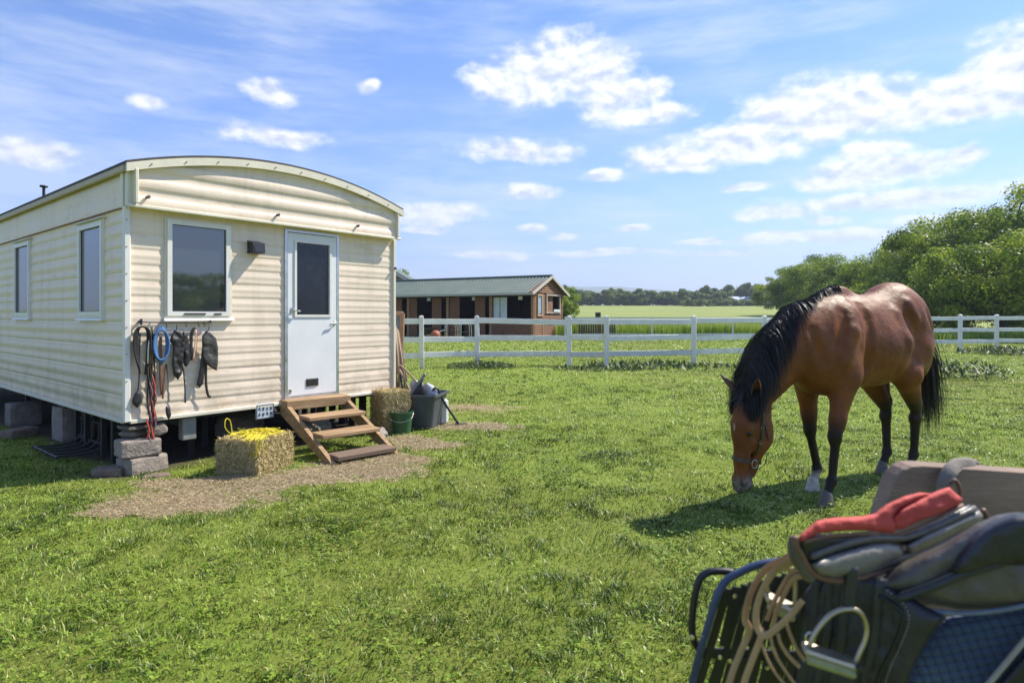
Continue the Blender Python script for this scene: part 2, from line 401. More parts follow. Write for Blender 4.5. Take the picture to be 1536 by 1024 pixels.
for (y0, y1, dens, k) in ((1.6, 3.2, 6500, 0), (3.2, 5, 5200, 0), (5, 8, 2600, 1), (8, 13, 1000, 2), (13, 22, 330, 3), (22, 46, 65, 4)):
    a, b = scatter(y0, y1, dens*GQ); xs.append(a); ys.append(b); ds.append(np.full(len(a), k))
xg = np.concatenate(xs); yg = np.concatenate(ys); kg = np.concatenate(ds)
bb, ii = bare(xg, yg)
clump = fbm(xg, yg, 5.5, 21, 3); big = fbm(xg, yg, .55, 31, 3)
keep = (gr.random(len(xg)) > np.clip(bb*1.15-.02, 0, .95)) & (gr.random(len(xg)) > np.clip(ii*1.6, 0, 1)) & (gr.random(len(xg)) < .55+.9*(clump-.25))
xg, yg, kg, clump, big, bb = [q[keep] for q in (xg, yg, kg, clump, big, bb)]
n = len(xg)
hh = (.013+.026*gr.random(n)**1.5+.050*np.clip(clump-.48, 0, 1)*1.3)*(np.array([.95, .95, 1.0, 1.15, 1.5])[kg])*(1-.5*bb)
ww = np.array([.0044, .0058, .0088, .015, .036])[kg]*(.7+.7*gr.random(n))
ang = fbm(xg, yg, 3.1, 51, 2)*22+gr.normal(0, 1.0, n)
lean = hh*(.4+1.5*gr.random(n))
tint = np.clip(.40+.75*(big-.5)-.9*(clump-.5)+.5*(fbm(xg, yg, 14, 91, 2)-.5)+gr.normal(0, .20, n), 0, 1)
dry = gr.random(n) < (.05+.07*np.clip(fbm(xg, yg, 2.4, 77, 2)-.4, 0, 1)*2+.5*bb)
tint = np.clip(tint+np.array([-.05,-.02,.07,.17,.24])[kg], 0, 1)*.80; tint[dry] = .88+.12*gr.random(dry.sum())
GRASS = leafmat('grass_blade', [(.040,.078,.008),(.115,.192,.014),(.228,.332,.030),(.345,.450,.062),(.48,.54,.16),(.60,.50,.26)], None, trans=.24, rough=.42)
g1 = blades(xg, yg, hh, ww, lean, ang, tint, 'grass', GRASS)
tag(g1, 'short green grass covering the paddock', 'grass', kind='stuff')
# clover and small broad leaves among the grass
nc = 26000; cx_, cy_ = scatter(1.8, 9, nc/(.87*(81-3.2)+11)); bb_, ii_ = bare(cx_, cy_)
kc = (fbm(cx_, cy_, .9, 61, 3)+.25*(fbm(cx_, cy_, 6, 63, 2)-.5) > .53) & (bb_ < .2) & (ii_ < .3); cx_, cy_ = cx_[kc], cy_[kc]; nc = len(cx_); a0 = gr.random(nc)*6.28; V = []; zc = gz(cx_, cy_)+.018+.022*gr.random(nc); rc = .007+.006*gr.random(nc)
for j in range(3):
    a = a0+j*2.094; ca, sa = np.cos(a), np.sin(a); tl = gr.normal(.1, .25, nc)
    p = np.stack([cx_, cy_, zc], 1); d = np.stack([ca, sa, tl], 1)*rc[:, None]; e = np.stack([-sa, ca, 0*sa], 1)*rc[:, None]*.55
    V.append(np.stack([p, p+d*.7-e, p+d*1.35-e*.8, p+d*1.5, p+d*1.35+e*.8, p+d*.7+e], 1))
V = np.concatenate(V); tag(fastmesh('clover', V.reshape(-1, 3), np.arange(len(V)*6).reshape(-1, 6), GRASS, attrs={'tint': np.repeat(np.tile(.18+.30*gr.random(nc), 3), 6)}), 'clover leaves growing through the near grass', 'clover', kind='stuff')
# tall grass strip beyond the second fence
n = 26000; tx = gr.uniform(2, 36, n); ty = 40+gr.random(n)*12
tz = terrain(tx, ty); th = .55+.5*gr.random(n)*vnoise(tx, ty, .4, 3)+.25
keep = (tx/ty < .56) & (tx/ty > .07)
tx, ty, tz, th = tx[keep], ty[keep], tz[keep], th[keep]; n = len(tx)
tg = blades(tx, ty, th, np.full(n, .055), th*.3*gr.random(n), gr.random(n)*6.28, np.clip(.25+.55*vnoise(tx, ty, .5, 8)+gr.normal(0, .1, n), 0, .85), 'tall_grass', GRASS, tz)
tag(tg, 'strip of tall uncut grass behind the thin rail fence', 'grass', kind='stuff')
n = 16000; tx = gr.uniform(22, 60, n); ty = 33+gr.random(n)*14; tz = terrain(tx, ty); keep = (tx/ty > .66) & (tx/ty < 1.1)
tx, ty, tz = tx[keep], ty[keep], tz[keep]; n = len(tx)
tag(blades(tx, ty, .5+.5*gr.random(n)*vnoise(tx, ty, .4, 3), np.full(n, .05), np.full(n, .15), gr.random(n)*6.28, np.clip(.15+.6*vnoise(tx, ty, .5, 8), 0, .8), 'rough_grass', GRASS, tz),
    'darker rough grass beneath the trees on the right', 'grass', kind='stuff')
# straw and hay litter on the bare patches
n = 34000; k = gr.integers(0, len(PW), n); pr = np.array(PW)[k]
lx = pr[:,0]+gr.normal(0, .8, n)*pr[:,2]/.62; ly = pr[:,1]+gr.normal(0, .7, n)*pr[:,2]
b_, i_ = bare(lx, ly); kp = (b_ > .25*gr.random(n)+.05); lx, ly = lx[kp], ly[kp]; n = len(lx)
an = gr.normal(.2, .9, n); ln = .012+.05*gr.random(n)**1.5; wd = .0007+.0011*gr.random(n); lz = gz(lx, ly)+.004+.012*gr.random(n)
dxv = np.cos(an)*ln/2; dyv = np.sin(an)*ln/2; wx = -np.sin(an)*wd; wy = np.cos(an)*wd; tl = gr.normal(0, .006, n)
V = np.stack([np.stack([lx-dxv-wx, ly-dyv-wy, lz-tl], 1), np.stack([lx+dxv-wx, ly+dyv-wy, lz+tl], 1), np.stack([lx+dxv+wx, ly+dyv+wy, lz+tl+.002], 1), np.stack([lx-dxv+wx, ly-dyv+wy, lz-tl+.002], 1)], 1)
tag(fastmesh('straw_litter', V.reshape(-1, 3), np.arange(n*4).reshape(n, 4), leafmat('straw', [(.24,.17,.09),(.36,.27,.145),(.46,.37,.22)], None, trans=.15), attrs={'tint': np.repeat(gr.random(n), 4)}),
    'loose straw and hay scattered over the bare earth by the steps', 'straw', kind='stuff')
# broad leaved weeds
def weed(name, c, r, h, nl, label, mat, seed):
    rg = np.random.default_rng(seed); o = thing(name, label, 'weed', (c[0], c[1], float(gz(c[0], c[1]))), 0, 'dark weeds growing in the paddock')
    a = rg.random(nl)*6.28; q = rg.random(nl)**.6*r; cx = np.cos(a)*q*1.6; cy = np.sin(a)*q; z = h*(.25+.75*rg.random(nl))*(1-.5*(q/r)**2)
    b = rg.random(nl)*6.28; s = (.35+.65*rg.random(nl))*r*.085; tlt = rg.normal(.7, .4, nl)
    d = np.stack([np.cos(b), np.sin(b), tlt], 1)*s[:, None]; e = np.stack([-np.sin(b), np.cos(b), 0*b], 1)*s[:, None]*.38; p = np.stack([cx, cy, z], 1)
    V = np.stack([p-d, p+e, p+d, p-e], 1)
    fastmesh('foliage', V.reshape(-1, 3), np.arange(nl*4).reshape(nl, 4), mat, o, world=False, attrs={'tint': np.repeat(rg.random(nl), 4)})
    m = MB()
    for i in range(0, nl, max(1, nl//12)): m.tube([(cx[i]*.2, cy[i]*.2, -.01), (cx[i]*.7, cy[i]*.7, z[i]*.6), p[i]], [.004, .003, .002], 4)
    m.build('stem', mat, o, world=False); return o
WM = leafmat('weed_leaf', [(.02,.045,.01),(.05,.09,.02),(.11,.15,.04)], None, trans=.25)
weed('weed_plant', G(909, 686), .19, .07, 420, 'dark green weed clump in the middle of the paddock', WM, 1)
weed('weed_plant', G(1428, 566), .85, .42, 900, 'leafy weed with pale heads right of the horse tail', WM, 2)
weed('weed_plant', G(1505, 531), 1.0, .30, 1100, 'bushy weeds at the foot of the right hand fence post', WM, 3)
weed('weed_plant', G(722, 552), .6, .2, 1300, 'dark nettle clump below the second fence post', WM, 4)
weed('weed_plant', G(990, 549), 1.4, .08, 500, 'low spreading weeds under the fence in the centre', WM, 5)
weed('weed_plant', G(905, 553), .9, .06, 500, 'flat weeds at the foot of the fence post near the gap', WM, 6)
# ------------------------------------------------------------------ static caravan
def WL(s, n, z, t=0.0):        # along the front wall, outward, height, back along the side
    q = CO+U*s+NN*n+VV*t; return np.array([q[0], q[1], z])
U3 = np.array([*U, 0]); V3 = np.array([*VV, 0]); N3 = np.array([*NN, 0]); Z3 = np.array([0, 0, 1.0])
Wd, Ld, ZB, ZE = 3.05, 9.0, .47, 2.76
def arc(s, lift=0.0): return ZE+.245*(1-((s-Wd/2)/(Wd/2))**2)+lift
cream = MT('cream_siding', (.78,.655,.525), .45, .07, 1.4, .08, 40, stretch=(1,1,1.0), detail=8)
nn, ll, pb = nodes(cream)      # drip marks and grime that belong to the panels
tcg = nd('ShaderNodeTexCoord'); mp_ = nd('ShaderNodeMapping'); mp_.inputs['Scale'].default_value = (3.2, 3.2, .35); ll.new(tcg.outputs['Object'], mp_.inputs[0])
old = pb.inputs['Base Color'].links[0].from_socket
c1 = mixc_(mrg(nz(1.6, 7, .7, mp_.outputs[0]), .50, .80, 0, .40), old, (.36, .29, .19))
mp2 = nd('ShaderNodeMapping'); mp2.inputs['Scale'].default_value = (2, 2, 9); ll.new(tcg.outputs['Object'], mp2.inputs[0])
c2 = mixc_(mrg(nz(1.3, 7, .7, mp2.outputs[0]), .56, .76, 0, .55), c1, (.42, .27, .12)); sz_ = nd('ShaderNodeSeparateXYZ'); ll.new(tcg.outputs['Object'], sz_.inputs[0])
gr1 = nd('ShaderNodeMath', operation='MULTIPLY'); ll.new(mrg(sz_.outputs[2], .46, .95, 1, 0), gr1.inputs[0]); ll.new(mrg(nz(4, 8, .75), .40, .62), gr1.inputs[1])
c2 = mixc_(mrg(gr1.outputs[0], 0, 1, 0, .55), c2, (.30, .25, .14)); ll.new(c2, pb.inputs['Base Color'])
trim = MT('cream_trim', (.70,.65,.52), .4, .10, 3, .05, 60); wtrim = MT('white_trim', (.72,.70,.66), .35, .08, 5, .03)
roofm = MT('roof_felt', (.07,.065,.06), .85, .3, 6, .4, 40); rust = MT('rust_line', (.25,.13,.07), .8, .4, 20)
glass = bpy.data.materials.new('window_glass'); glass.use_nodes = True; nn, ll, pb = nodes(glass)
pb.inputs['Base Color'].default_value = (.030, .038, .042, 1); pb.inputs['Roughness'].default_value = .03; pb.inputs['Specular IOR Level'].default_value = 1.0; pb.inputs['IOR'].default_value = 1.75
sglass = MT('side_glass', (.10,.11,.13), .04, .1, 2, spec=1.0); sglass.node_tree.nodes['Principled BSDF'].inputs['IOR'].default_value = 1.9
white_door = MT('white_door', (.70,.715,.735), .38, .05, 3, .03, 30); alu = MT('aluminium', (.55,.56,.57), .35, .15, 10, metal=.85)
blackp = MT('black_plastic', (.018,.018,.019), .45, .2, 30, .1, 80); darksteel = MT('dark_steel', (.02,.02,.022), .5, .4, 25, .2, 60)
car = thing('static_caravan', 'cream static caravan with ribbed siding and arched roof standing on blocks', 'caravan', (CO[0], CO[1], 0), 0)
# profile of the siding: offset as a function of height
def prof_front(z):
    q = ((z-ZB)/.142) % 1.0
    return .0055*(1-abs(q*2.1-.9)**1.6*.6)+(.0014*math.sin(2*math.pi*q*2.2)) if q < .90 else -.0015
def prof_side(z):
    q = ((z-ZB)/.225) % 1.0
    if q > .955: return -.007
    return .004*math.sin(2*math.pi*q*2)+.006*q
def sid(m, org, ax, out, a0, a1, z0, z1, prof, top=None, dz=.0118, na=1):
    """ribbed sheet from a0..a1 along ax and z0..z1"""
    nz_ = max(2, int(round((z1-z0)/dz))+1); zs = np.linspace(z0, z1, nz_); aa = np.linspace(a0, a1, na+1); V = []
    for a in aa:
        tz = z1 if top is None else top(a)
        for z in zs:
            zz = min(z, tz); V.append(np.array([*org, 0])+ax*a+out*prof(zz)+Z3*zz)
    fs = [(i*nz_+j, i*nz_+j+1, (i+1)*nz_+j+1, (i+1)*nz_+j) for i in range(na) for j in range(nz_-1)]
    m.add(V, fs)
ZG = 2.40
DS0, DS1, DZ0, DZ1 = 1.56, 2.19, .53, 2.345
WS0, WS1, WZ0, WZ1 = .33, .93, 1.42, 2.33
m = MB(); o2 = CO
for a0, a1, z0, z1 in ((0.0,WS0,ZB,ZG),(WS0,WS1,ZB,WZ0),(WS0,WS1,WZ1,ZG),(WS1,DS0,ZB,ZG),(DS0,DS1,ZB,DZ0-.0),(DS0,DS1,DZ1,ZG),(DS1,Wd,ZB,ZG)):
    sid(m, o2, U3, N3, a0, a1, z0, z1, prof_front)
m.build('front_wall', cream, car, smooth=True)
m = MB(); sW = ((.56,1.25,1.42,2.33),(3.08,3.76,1.42,2.33),(6.2,6.9,1.42,2.33)); e = 0.0
for a0, a1, z0, z1 in sW:
    sid(m, o2, V3, -U3, e, a0, ZB, 2.39, prof_side); sid(m, o2, V3, -U3, a0, a1, ZB, z0, prof_side); sid(m, o2, V3, -U3, a0, a1, z1, 2.39, prof_side); e = a1
sid(m, o2, V3, -U3, e, Ld, ZB, 2.39, prof_side)
sid(m, o2, V3, -U3, 0, Ld, 2.40, ZE-.01, lambda z: .004+.003*math.sin((z-2.4)*30))
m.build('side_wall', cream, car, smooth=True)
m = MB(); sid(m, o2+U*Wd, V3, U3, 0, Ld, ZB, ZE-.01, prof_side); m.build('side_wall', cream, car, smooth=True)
m = MB(); sid(m, o2+VV*Ld, U3, -N3, 0, Wd, ZB, 3.0, prof_front, top=lambda a: arc(a)-.01, na=20); m.build('rear_wall', cream, car, smooth=True)
# gable band, standing 0.1 m proud
BP = .10
m = MB(); sid(m, o2+NN*BP, U3, N3, .02, Wd-.02, ZG+.012, 3.0, lambda z: .006*math.sin((z-2.4)*2*math.pi/.17)+(.006 if ((z-2.4)/.17) % 1 < .5 else 0), top=lambda a: arc(a)-.035, na=40)
V = [WL(.02, 0, ZG), WL(Wd-.02, 0, ZG), WL(Wd-.02, BP, ZG), WL(.02, BP, ZG)]
for s_ in (.02, Wd-.02):
    k = m.n; m.add([WL(s_, 0, ZG), WL(s_, BP, ZG), WL(s_, BP, arc(s_)-.03), WL(s_, 0, arc(s_)-.03)], [(0,1,2,3)])
m.add(V, [(0,1,2,3)]); band = m.build('gable_band', cream, car, smooth=False)
m = MB(); m.bar(WL(-.03, BP+.012, ZG+.0), WL(Wd+.03, BP+.012, ZG+.0), .035, .030, bev=.006)
m.bar(WL(.03, BP+.012, ZG+.02), WL(.03, BP+.012, arc(.03)-.04), .03, .09, up=N3, bev=.006); m.bar(WL(Wd-.03, BP+.012, ZG+.02), WL(Wd-.03, BP+.012, arc(Wd-.03)-.04), .03, .07, up=N3, bev=.006)
m.build('drip_rail', trim, band)
for s_ in (.12, 1.38, 2.4):
    b_ = MB(); b_.tube([WL(s_, BP+.012, ZG+.085), WL(s_+.01, BP+.05, ZG+.09)], [.012,.016], 8); b_.build('hook', blackp, band)
# roof shell, barge trim and felt edge
m = MB(); na = 36; V = []
ss = np.linspace(-.05, Wd+.05, na+1); thick = .03
for t_ in (-.14, Ld+.06):
    for k in (0, 1):
        for s_ in ss: V.append(WL(s_, 0, arc(min(max(s_, -.05), Wd+.05))+.012+thick*k, t_))
A = na+1; fs = []
for i in range(na): fs += [(A+i, A+i+1, 3*A+i+1, 3*A+i), (i, 2*A+i, 2*A+i+1, i+1), (i, i+1, A+i+1, A+i), (2*A+i, 3*A+i, 3*A+i+1, 2*A+i+1)]
fs += [(0, A, 3*A, 2*A), (na, 2*A+na, 3*A+na, A+na)]
m.add(V, fs); rf = m.build('roof', roofm, car)
m = MB()
for i in range(na): m.hexa([WL(ss[i], BP+.052, arc(ss[i])-.055), WL(ss[i+1], BP+.052, arc(ss[i+1])-.055), WL(ss[i+1], BP+.02, arc(ss[i+1])-.055), WL(ss[i], BP+.02, arc(ss[i])-.055),
                            WL(ss[i], BP+.052, arc(ss[i])+.018), WL(ss[i+1], BP+.052, arc(ss[i+1])+.018), WL(ss[i+1], BP+.02, arc(ss[i+1])+.018), WL(ss[i], BP+.02, arc(ss[i])+.018)])
m.build('barge_board', trim, rf)
gut = MT('gutter_paint', (.42,.34,.20), .5, .15, 8)
m = MB(); 
for s_, d in ((-.045, -1), (Wd+.045, 1)): m.bar(WL(s_, 0, arc(s_)-.02, -.10), WL(s_, 0, arc(s_)-.02, Ld), .03, .06, bev=.008)
m.build('gutter', gut, rf)
m = MB(); m.tube([WL(.40, 0, arc(.4), 4.24), WL(.40, 0, arc(.4)+.34, 4.24)], .018, 10); m.lathe(WL(.40, 0, arc(.4)+.33, 4.24), [(0,0),(.045,.0),(.05,.012),(.045,.024),(0,.028)], 14)
m.lathe(WL(.40, 0, arc(.4), 4.24), [(.11,0),(.06,.03),(.02,.05)], 14); m.build('flue_pipe', darksteel, rf)
# trims
m = MB()
m.box(WL(-.006, .012, (ZB+ZE)/2-.18), (.055, .05, ZE-ZB-.36), np.stack([U3, V3, Z3], 1), .008); m.build('corner_trim', wtrim, car)
m = MB(); m.box(WL(-.02, .0, 2.57, .03), (.03, .06, .36), np.stack([U3, V3, Z3], 1), .006); m.box(WL(.0,.055,2.57),(.05,.06,.34), np.stack([U3, V3, Z3], 1), .006); m.build('corner_trim', trim, car)
m = MB(); m.box(WL(Wd+.004, .008, (ZB+ZG)/2), (.045, .045, ZG-ZB), np.stack([U3, V3, Z3], 1), .008); m.build('corner_trim', trim, car)
m = MB(); m.bar(WL(.02, .016, ZB), WL(DS0-.04, .016, ZB), .03, .035, bev=.005); m.bar(WL(DS1+.04, .016, ZB), WL(Wd, .016, ZB), .03, .035, bev=.005)
m.bar(WL(-.014, 0, ZB, .04), WL(-.014, 0, ZB, Ld), .03, .03, bev=.005); m.build('base_trim', trim, car)
m = MB(); m.bar(WL(-.010, 0, 2.395, .03), WL(-.010, 0, 2.395, Ld), .022, .012); m.build('seam_trim', rust, car)
riv = MB()
for s_ in [x*.30+.15 for x in range(10)]:
    riv.box(WL(s_, BP+.058, arc(s_)-.02), (.012,.010,.012), np.stack([U3, V3, Z3], 1), .003)
for z_ in np.arange(.6, 2.3, .24): riv.box(WL(-.012, .040, z_), (.010,.006,.010), np.stack([U3, V3, Z3], 1), .002)
riv.build('screws', MT('screw_heads', (.25,.20,.15), .5, .3, 20, metal=.5), car)['kind'] = 'stuff'
def frame(m, f, a0, a1, z0, z1, w, d, n0=0.0):
    """mitred-looking frame; f(a, n, z) -> world"""
    for (x0, x1, y0, y1) in ((a0, a1, z0, z0+w), (a0, a1, z1-w, z1), (a0, a0+w, z0+w, z1-w), (a1-w, a1, z0+w, z1-w)):
        p = [f(x0, n0+d, y0), f(x1, n0+d, y0), f(x1, n0-.03, y0), f(x0, n0-.03, y0), f(x0, n0+d, y1), f(x1, n0+d, y1), f(x1, n0-.03, y1), f(x0, n0-.03, y1)]
        m.hexa(p)
ff = lambda a, n, z: WL(a, n, z)
fsd = lambda a, n, z: WL(-n, 0, z, a)
seal = MT('window_seal', (.03,.03,.032), .6)
def window(f, a0, a1, z0, z1, gl, deep, curt=None):
    m = MB(); frame(m, f, a0-.018, a1+.018, z0-.018, z1+.018, .022, .018); w = m.build('window', trim if not deep else wtrim, car)
    m = MB(); frame(m, f, a0+.002, a1-.002, z0+.002, z1-.002, .042, .030); m.build('frame', wtrim, w)
    m = MB(); m.add([f(a0+.04, .006, z0+.04), f(a1-.04, .006, z0+.04), f(a1-.04, .006, z1-.04), f(a0+.04, .006, z1-.04)], [(0,1,2,3)]); m.build('pane', gl, w)
    m = MB(); frame(m, f, a0+.043, a1-.043, z0+.043, z1-.043, .006, .012); m.build('seal', seal, w)
    m = MB(); m.hexa([f(a0-.03, .045, z0-.045), f(a1+.03, .045, z0-.045), f(a1+.03, 0, z0-.045), f(a0-.03, 0, z0-.045), f(a0-.03, .035, z0-.020), f(a1+.03, .035, z0-.020), f(a1+.03, 0, z0-.018), f(a0-.03, 0, z0-.018)]); m.build('sill', wtrim, w)
    if deep:
        m = MB(); m.hexa([f(a0-.05, .05, z1+.02), f(a1+.03, .05, z1+.02), f(a1+.03, 0, z1+.02), f(a0-.05, 0, z1+.02), f(a0-.05, .03, z1+.04), f(a1+.03, .03, z1+.04), f(a1+.03, 0, z1+.045), f(a0-.05, 0, z1+.045)]); m.build('hood', trim, w)
    return w
w = window(ff, WS0, WS1, WZ0, WZ1, glass, False)
m = MB(); m.box(WL((WS0+WS1)/2-.05, .034, WZ0+.022), (.20, .012, .012), np.stack([U3, V3, Z3], 1)); m.box(WL((WS0+WS1)/2+.17, .034, WZ0+.022), (.07, .012, .012), np.stack([U3, V3, Z3], 1)); m.build('latch', blackp, w)
for a0, a1, z0, z1 in sW: window(fsd, a0, a1, z0, z1, sglass, True)
# door
m = MB(); frame(m, ff, DS0-.03, DS1+.03, DZ0-.02, DZ1+.03, .032, .024); dfr = m.build('door_frame', alu, car)
m = MB(); 
dz1 = DZ1-.01
for x0, x1, y0, y1 in ((DS0+.006, DS1-.006, DZ0+.014, 1.43), (DS0+.006, DS1-.006, 2.245, dz1), (DS0+.006, DS0+.105, 1.43, 2.245), (DS1-.105, DS1-.006, 1.43, 2.245)):
    m.hexa([WL(x0,.022,y0), WL(x1,.022,y0), WL(x1,-.01,y0), WL(x0,-.01,y0), WL(x0,.022,y1), WL(x1,.022,y1), WL(x1,-.01,y1), WL(x0,-.01,y1)])
door = m.build('door', white_door, car)
m = MB(); frame(m, ff, DS0+.082, DS1-.075, 1.41, 2.262, .026, .034); m.build('frame', wtrim, door)
dglass = MT('door_glass', (.010,.014,.022), .05, .6, 9, spec=.5, detail=8); m = MB(); m.add([WL(DS0+.1,.012,1.43), WL(DS1-.09,.012,1.43), WL(DS1-.09,.012,2.25), WL(DS0+.1,.012,2.25)], [(0,1,2,3)]); m.build('pane', dglass, door)
chrome = MT('chrome', (.62,.60,.57), .22, .1, 20, metal=1)
m = MB(); m.tube([WL(DS0+.055,.022,1.485), WL(DS0+.055,.06,1.485), WL(DS0+.13,.065,1.475)], .010, 8); m.box(WL(DS0+.055,.027,1.485), (.03,.012,.06), np.stack([U3, V3, Z3], 1), .004); m.build('handle', chrome, door)
m = MB(); m.tube([WL(DS1-.03,.022,1.34), WL(DS1-.03,.055,1.34), WL(DS1-.10,.06,1.335), WL(DS1-.12,.05,1.30)], .010, 8); m.box(WL(DS1-.03,.027,1.34), (.03,.012,.05), np.stack([U3, V3, Z3], 1), .004); m.build('handle', chrome, door)
m = MB(); m.box(WL(DS0+.305,.026,.675), (.155,.010,.085), np.stack([U3, V3, Z3], 1), .003)
for i in range(5): m.box(WL(DS0+.305,.034,.645+i*.015), (.125,.008,.005), np.stack([U3, V3, Z3], 1))
m.build('vent_grille', MT('grille_brown', (.05,.04,.035), .55, .3, 30), door)
m = MB(); m.box(WL(DS0+.035,.026,.60), (.025,.01,.045), np.stack([U3, V3, Z3], 1), .003); m.build('hinge', chrome, door)
m = MB(); m.box(WL(Wd+.0,.045,2.03), (.03,.03,.03), np.stack([U3, V3, Z3], 1), .008); m.build('outlet_hook', blackp, car)
# outside lamp, cable outlet and tack rail belong to the wall
m = MB(); 
Lr = np.stack([U3, V3, Z3], 1); lc = WL(1.18, .075, 2.135)
m.hexa([WL(1.115,.13,2.07), WL(1.245,.13,2.07), WL(1.245,.0,2.07), WL(1.115,.0,2.07), WL(1.115,.12,2.175), WL(1.245,.12,2.175), WL(1.245,.0,2.205), WL(1.115,.0,2.205)])
lp = m.build('wall_lamp', blackp, car)
m = MB(); m.hexa([WL(1.13,.134,2.08), WL(1.235,.134,2.08), WL(1.235,.10,2.08), WL(1.13,.10,2.08), WL(1.13,.127,2.15), WL(1.235,.127,2.15), WL(1.235,.10,2.15), WL(1.13,.10,2.15)]); m.build('lens', MT('lamp_lens', (.04,.04,.045), .15), lp)
m = MB(); m.tube([WL(.07,.045,1.365), WL(.4,.048,1.36), WL(.73,.045,1.352)], .006, 8)
for s_ in (.10, .72): m.tube([WL(s_,.0,1.37), WL(s_,.05,1.37)], .012, 8)
m.tube([WL(.10,.05,1.34), WL(.10,.05,1.395)], .011, 8); rail = m.build('tack_rail', darksteel, car)
for s_ in (.17, .31, .485, .60, .655): 
    b_ = MB(); b_.tube([WL(s_,.048,1.365), WL(s_,.06,1.35), WL(s_,.062,1.325), WL(s_,.075,1.32)], .004, 6); b_.build('hook', darksteel, rail)
# chassis
m = MB(); m.add([WL(.02,0,ZB-.005,.02), WL(Wd-.02,0,ZB-.005,.02), WL(Wd-.02,0,ZB-.005,Ld), WL(.02,0,ZB-.005,Ld)], [(0,1,2,3)])
for s_ in (.55, 2.5): m.bar(WL(s_,0,.40,.1), WL(s_,0,.40,Ld-.1), .06, .12)
for t_ in np.arange(.2, Ld, .9): m.bar(WL(.05,0,.43,t_), WL(Wd-.05,0,.43,t_), .04, .06)
m.build('chassis', darksteel, car)
m = MB(); m.box(WL(.56,.0-.03,.33,.06), (.13,.10,.22), Lr, .008); m.build('junction_box', MT('grey_box', (.22,.23,.21), .6, .2, 12), car)
for s_, t_ in ((.10,.62),(.12,.98),(.14,1.55),(.15,1.9),(.2,2.7),(.3,4.6),(1.35,1.0),(2.3,.5),(2.9,.8),(2.9,2.5),(1.9,2.4),(.8,2.6),(1.6,3.4),(1.0,.7),(.75,.45)):
    m = MB(); m.box(WL(s_,0,.22,t_), (.05,.05,.46), Lr, .004); m.build('support_post', darksteel, car)
# far skirting slats under the caravan, seen as dark bars with light between
m = MB()
for t_ in np.arange(.3, Ld, .22): m.box(WL(Wd-.25,0,.22,t_), (.02,.13,.44), Lr)
m.build('skirt_board', MT('skirt_wood', (.04,.035,.03), .8, .3, 20), car)
# pictogram plate under the floor edge
m = MB(); pc = WL(1.30, .02, .415); m.box(pc, (.20,.02,.155), Lr, .003); pl = m.build('notice_plate', MT('plate_white', (.55,.60,.66), .45, .08, 20), car)
m = MB(); rg = np.random.default_rng(2); bl = MT('plate_ink', (.04,.07,.09), .6)
for i in range(4):
    for j in range(2):
        cx_, cz_ = 1.235+i*.043, .445-j*.055
        k = (i+j*2) % 4
        if k == 0: m.box(WL(cx_,.033,cz_), (.026,.003,.006), Lr); m.box(WL(cx_,.033,cz_+.012), (.008,.003,.02), Lr); m.box(WL(cx_+.008,.033,cz_-.012), (.006,.003,.014), Lr)
        elif k == 1: m.box(WL(cx_,.033,cz_), (.018,.003,.03), Lr); m.box(WL(cx_,.035,cz_+.004), (.006,.003,.01), Lr)
        elif k == 2: m.box(WL(cx_,.033,cz_+.010), (.010,.003,.010), Lr); m.box(WL(cx_,.033,cz_-.008), (.020,.003,.014), Lr)
        else: m.box(WL(cx_,.033,cz_+.006), (.024,.003,.010), Lr); m.box(WL(cx_-.006,.033,cz_-.012), (.006,.003,.018), Lr); m.box(WL(cx_+.007,.033,cz_-.012), (.006,.003,.014), Lr)
frame(m, ff, 1.205, 1.395, .342, .488, .005, .003, .031); m.build('pictograms', bl, pl)

# ------------------------------------------------------------------ blocks, stones under the caravan
conc = MT('concrete_block', (.20,.165,.14), .9, .28, 14, .9, 50, col2=(.34,.285,.24)); stone = MT('grey_stone', (.14,.115,.095), .9, .3, 9, .8, 22, col2=(.25,.21,.175))
brick = MT('red_brick', (.13,.095,.07), .9, .3, 14, .9, 40, col2=(.22,.17,.13))
def rough_box(c, size, rz, seed, bev=.012, sub=7, amp=.006):
    """block with worn edges and pitted faces"""
    rg = np.random.default_rng(seed); V = []; fs = []; hx, hy, hz = [q/2 for q in size]
    def face(o, a, b):
        k = len(V)
        for i in range(sub+1):
            for j in range(sub+1): V.append(o+a*i/sub+b*j/sub)
        for i in range(sub):
            for j in range(sub): q = k+i*(sub+1)+j; fs.append((q, q+sub+1, q+sub+2, q+1))
    e = np.eye(3)*np.array([2*hx, 2*hy, 2*hz]); lo = np.array([-hx,-hy,-hz])
    face(lo, e[0], e[1]); face(lo+e[2], e[0], e[1]); face(lo, e[0], e[2]); face(lo+e[1], e[0], e[2]); face(lo, e[1], e[2]); face(lo+e[0], e[1], e[2])
    V = np.array(V); hs = np.array([hx, hy, hz]); q = np.abs(V)-(hs-bev*2); q = np.clip(q, 0, None); ln = np.linalg.norm(q, axis=1); over = np.clip(ln-bev*2, 0, None)
    V = V-np.sign(V)*q*(over/(ln+1e-9))[:, None]
    V = V+np.stack([fbm(V[:,1]*9+V[:,0]*5+seed, V[:,2]*9+V[:,0]*7, 3, seed+i, 3)-.5 for i in range(3)], 1)*amp*2
    M = np.array(Matrix.Rotation(rz, 3, 'Z')); return V@M.T+np.asarray(c), fs
def block(name, label, cat, c, size, rz, mat, seed, grp=None, **kw):
    V, fs = rough_box((0,0,size[2]/2), size, 0, seed, **kw); o = fastmesh(name, V, fs, mat, smooth=False); o.location = c; o.rotation_euler = (0, 0, rz)
    MATR[o.name] = np.eye(4); return tag(o, label, cat, grp)
au = math.atan2(U[1], U[0])
q = WL(.14, .04, 0, .10)
G1 = 'concrete blocks propping up the caravan'
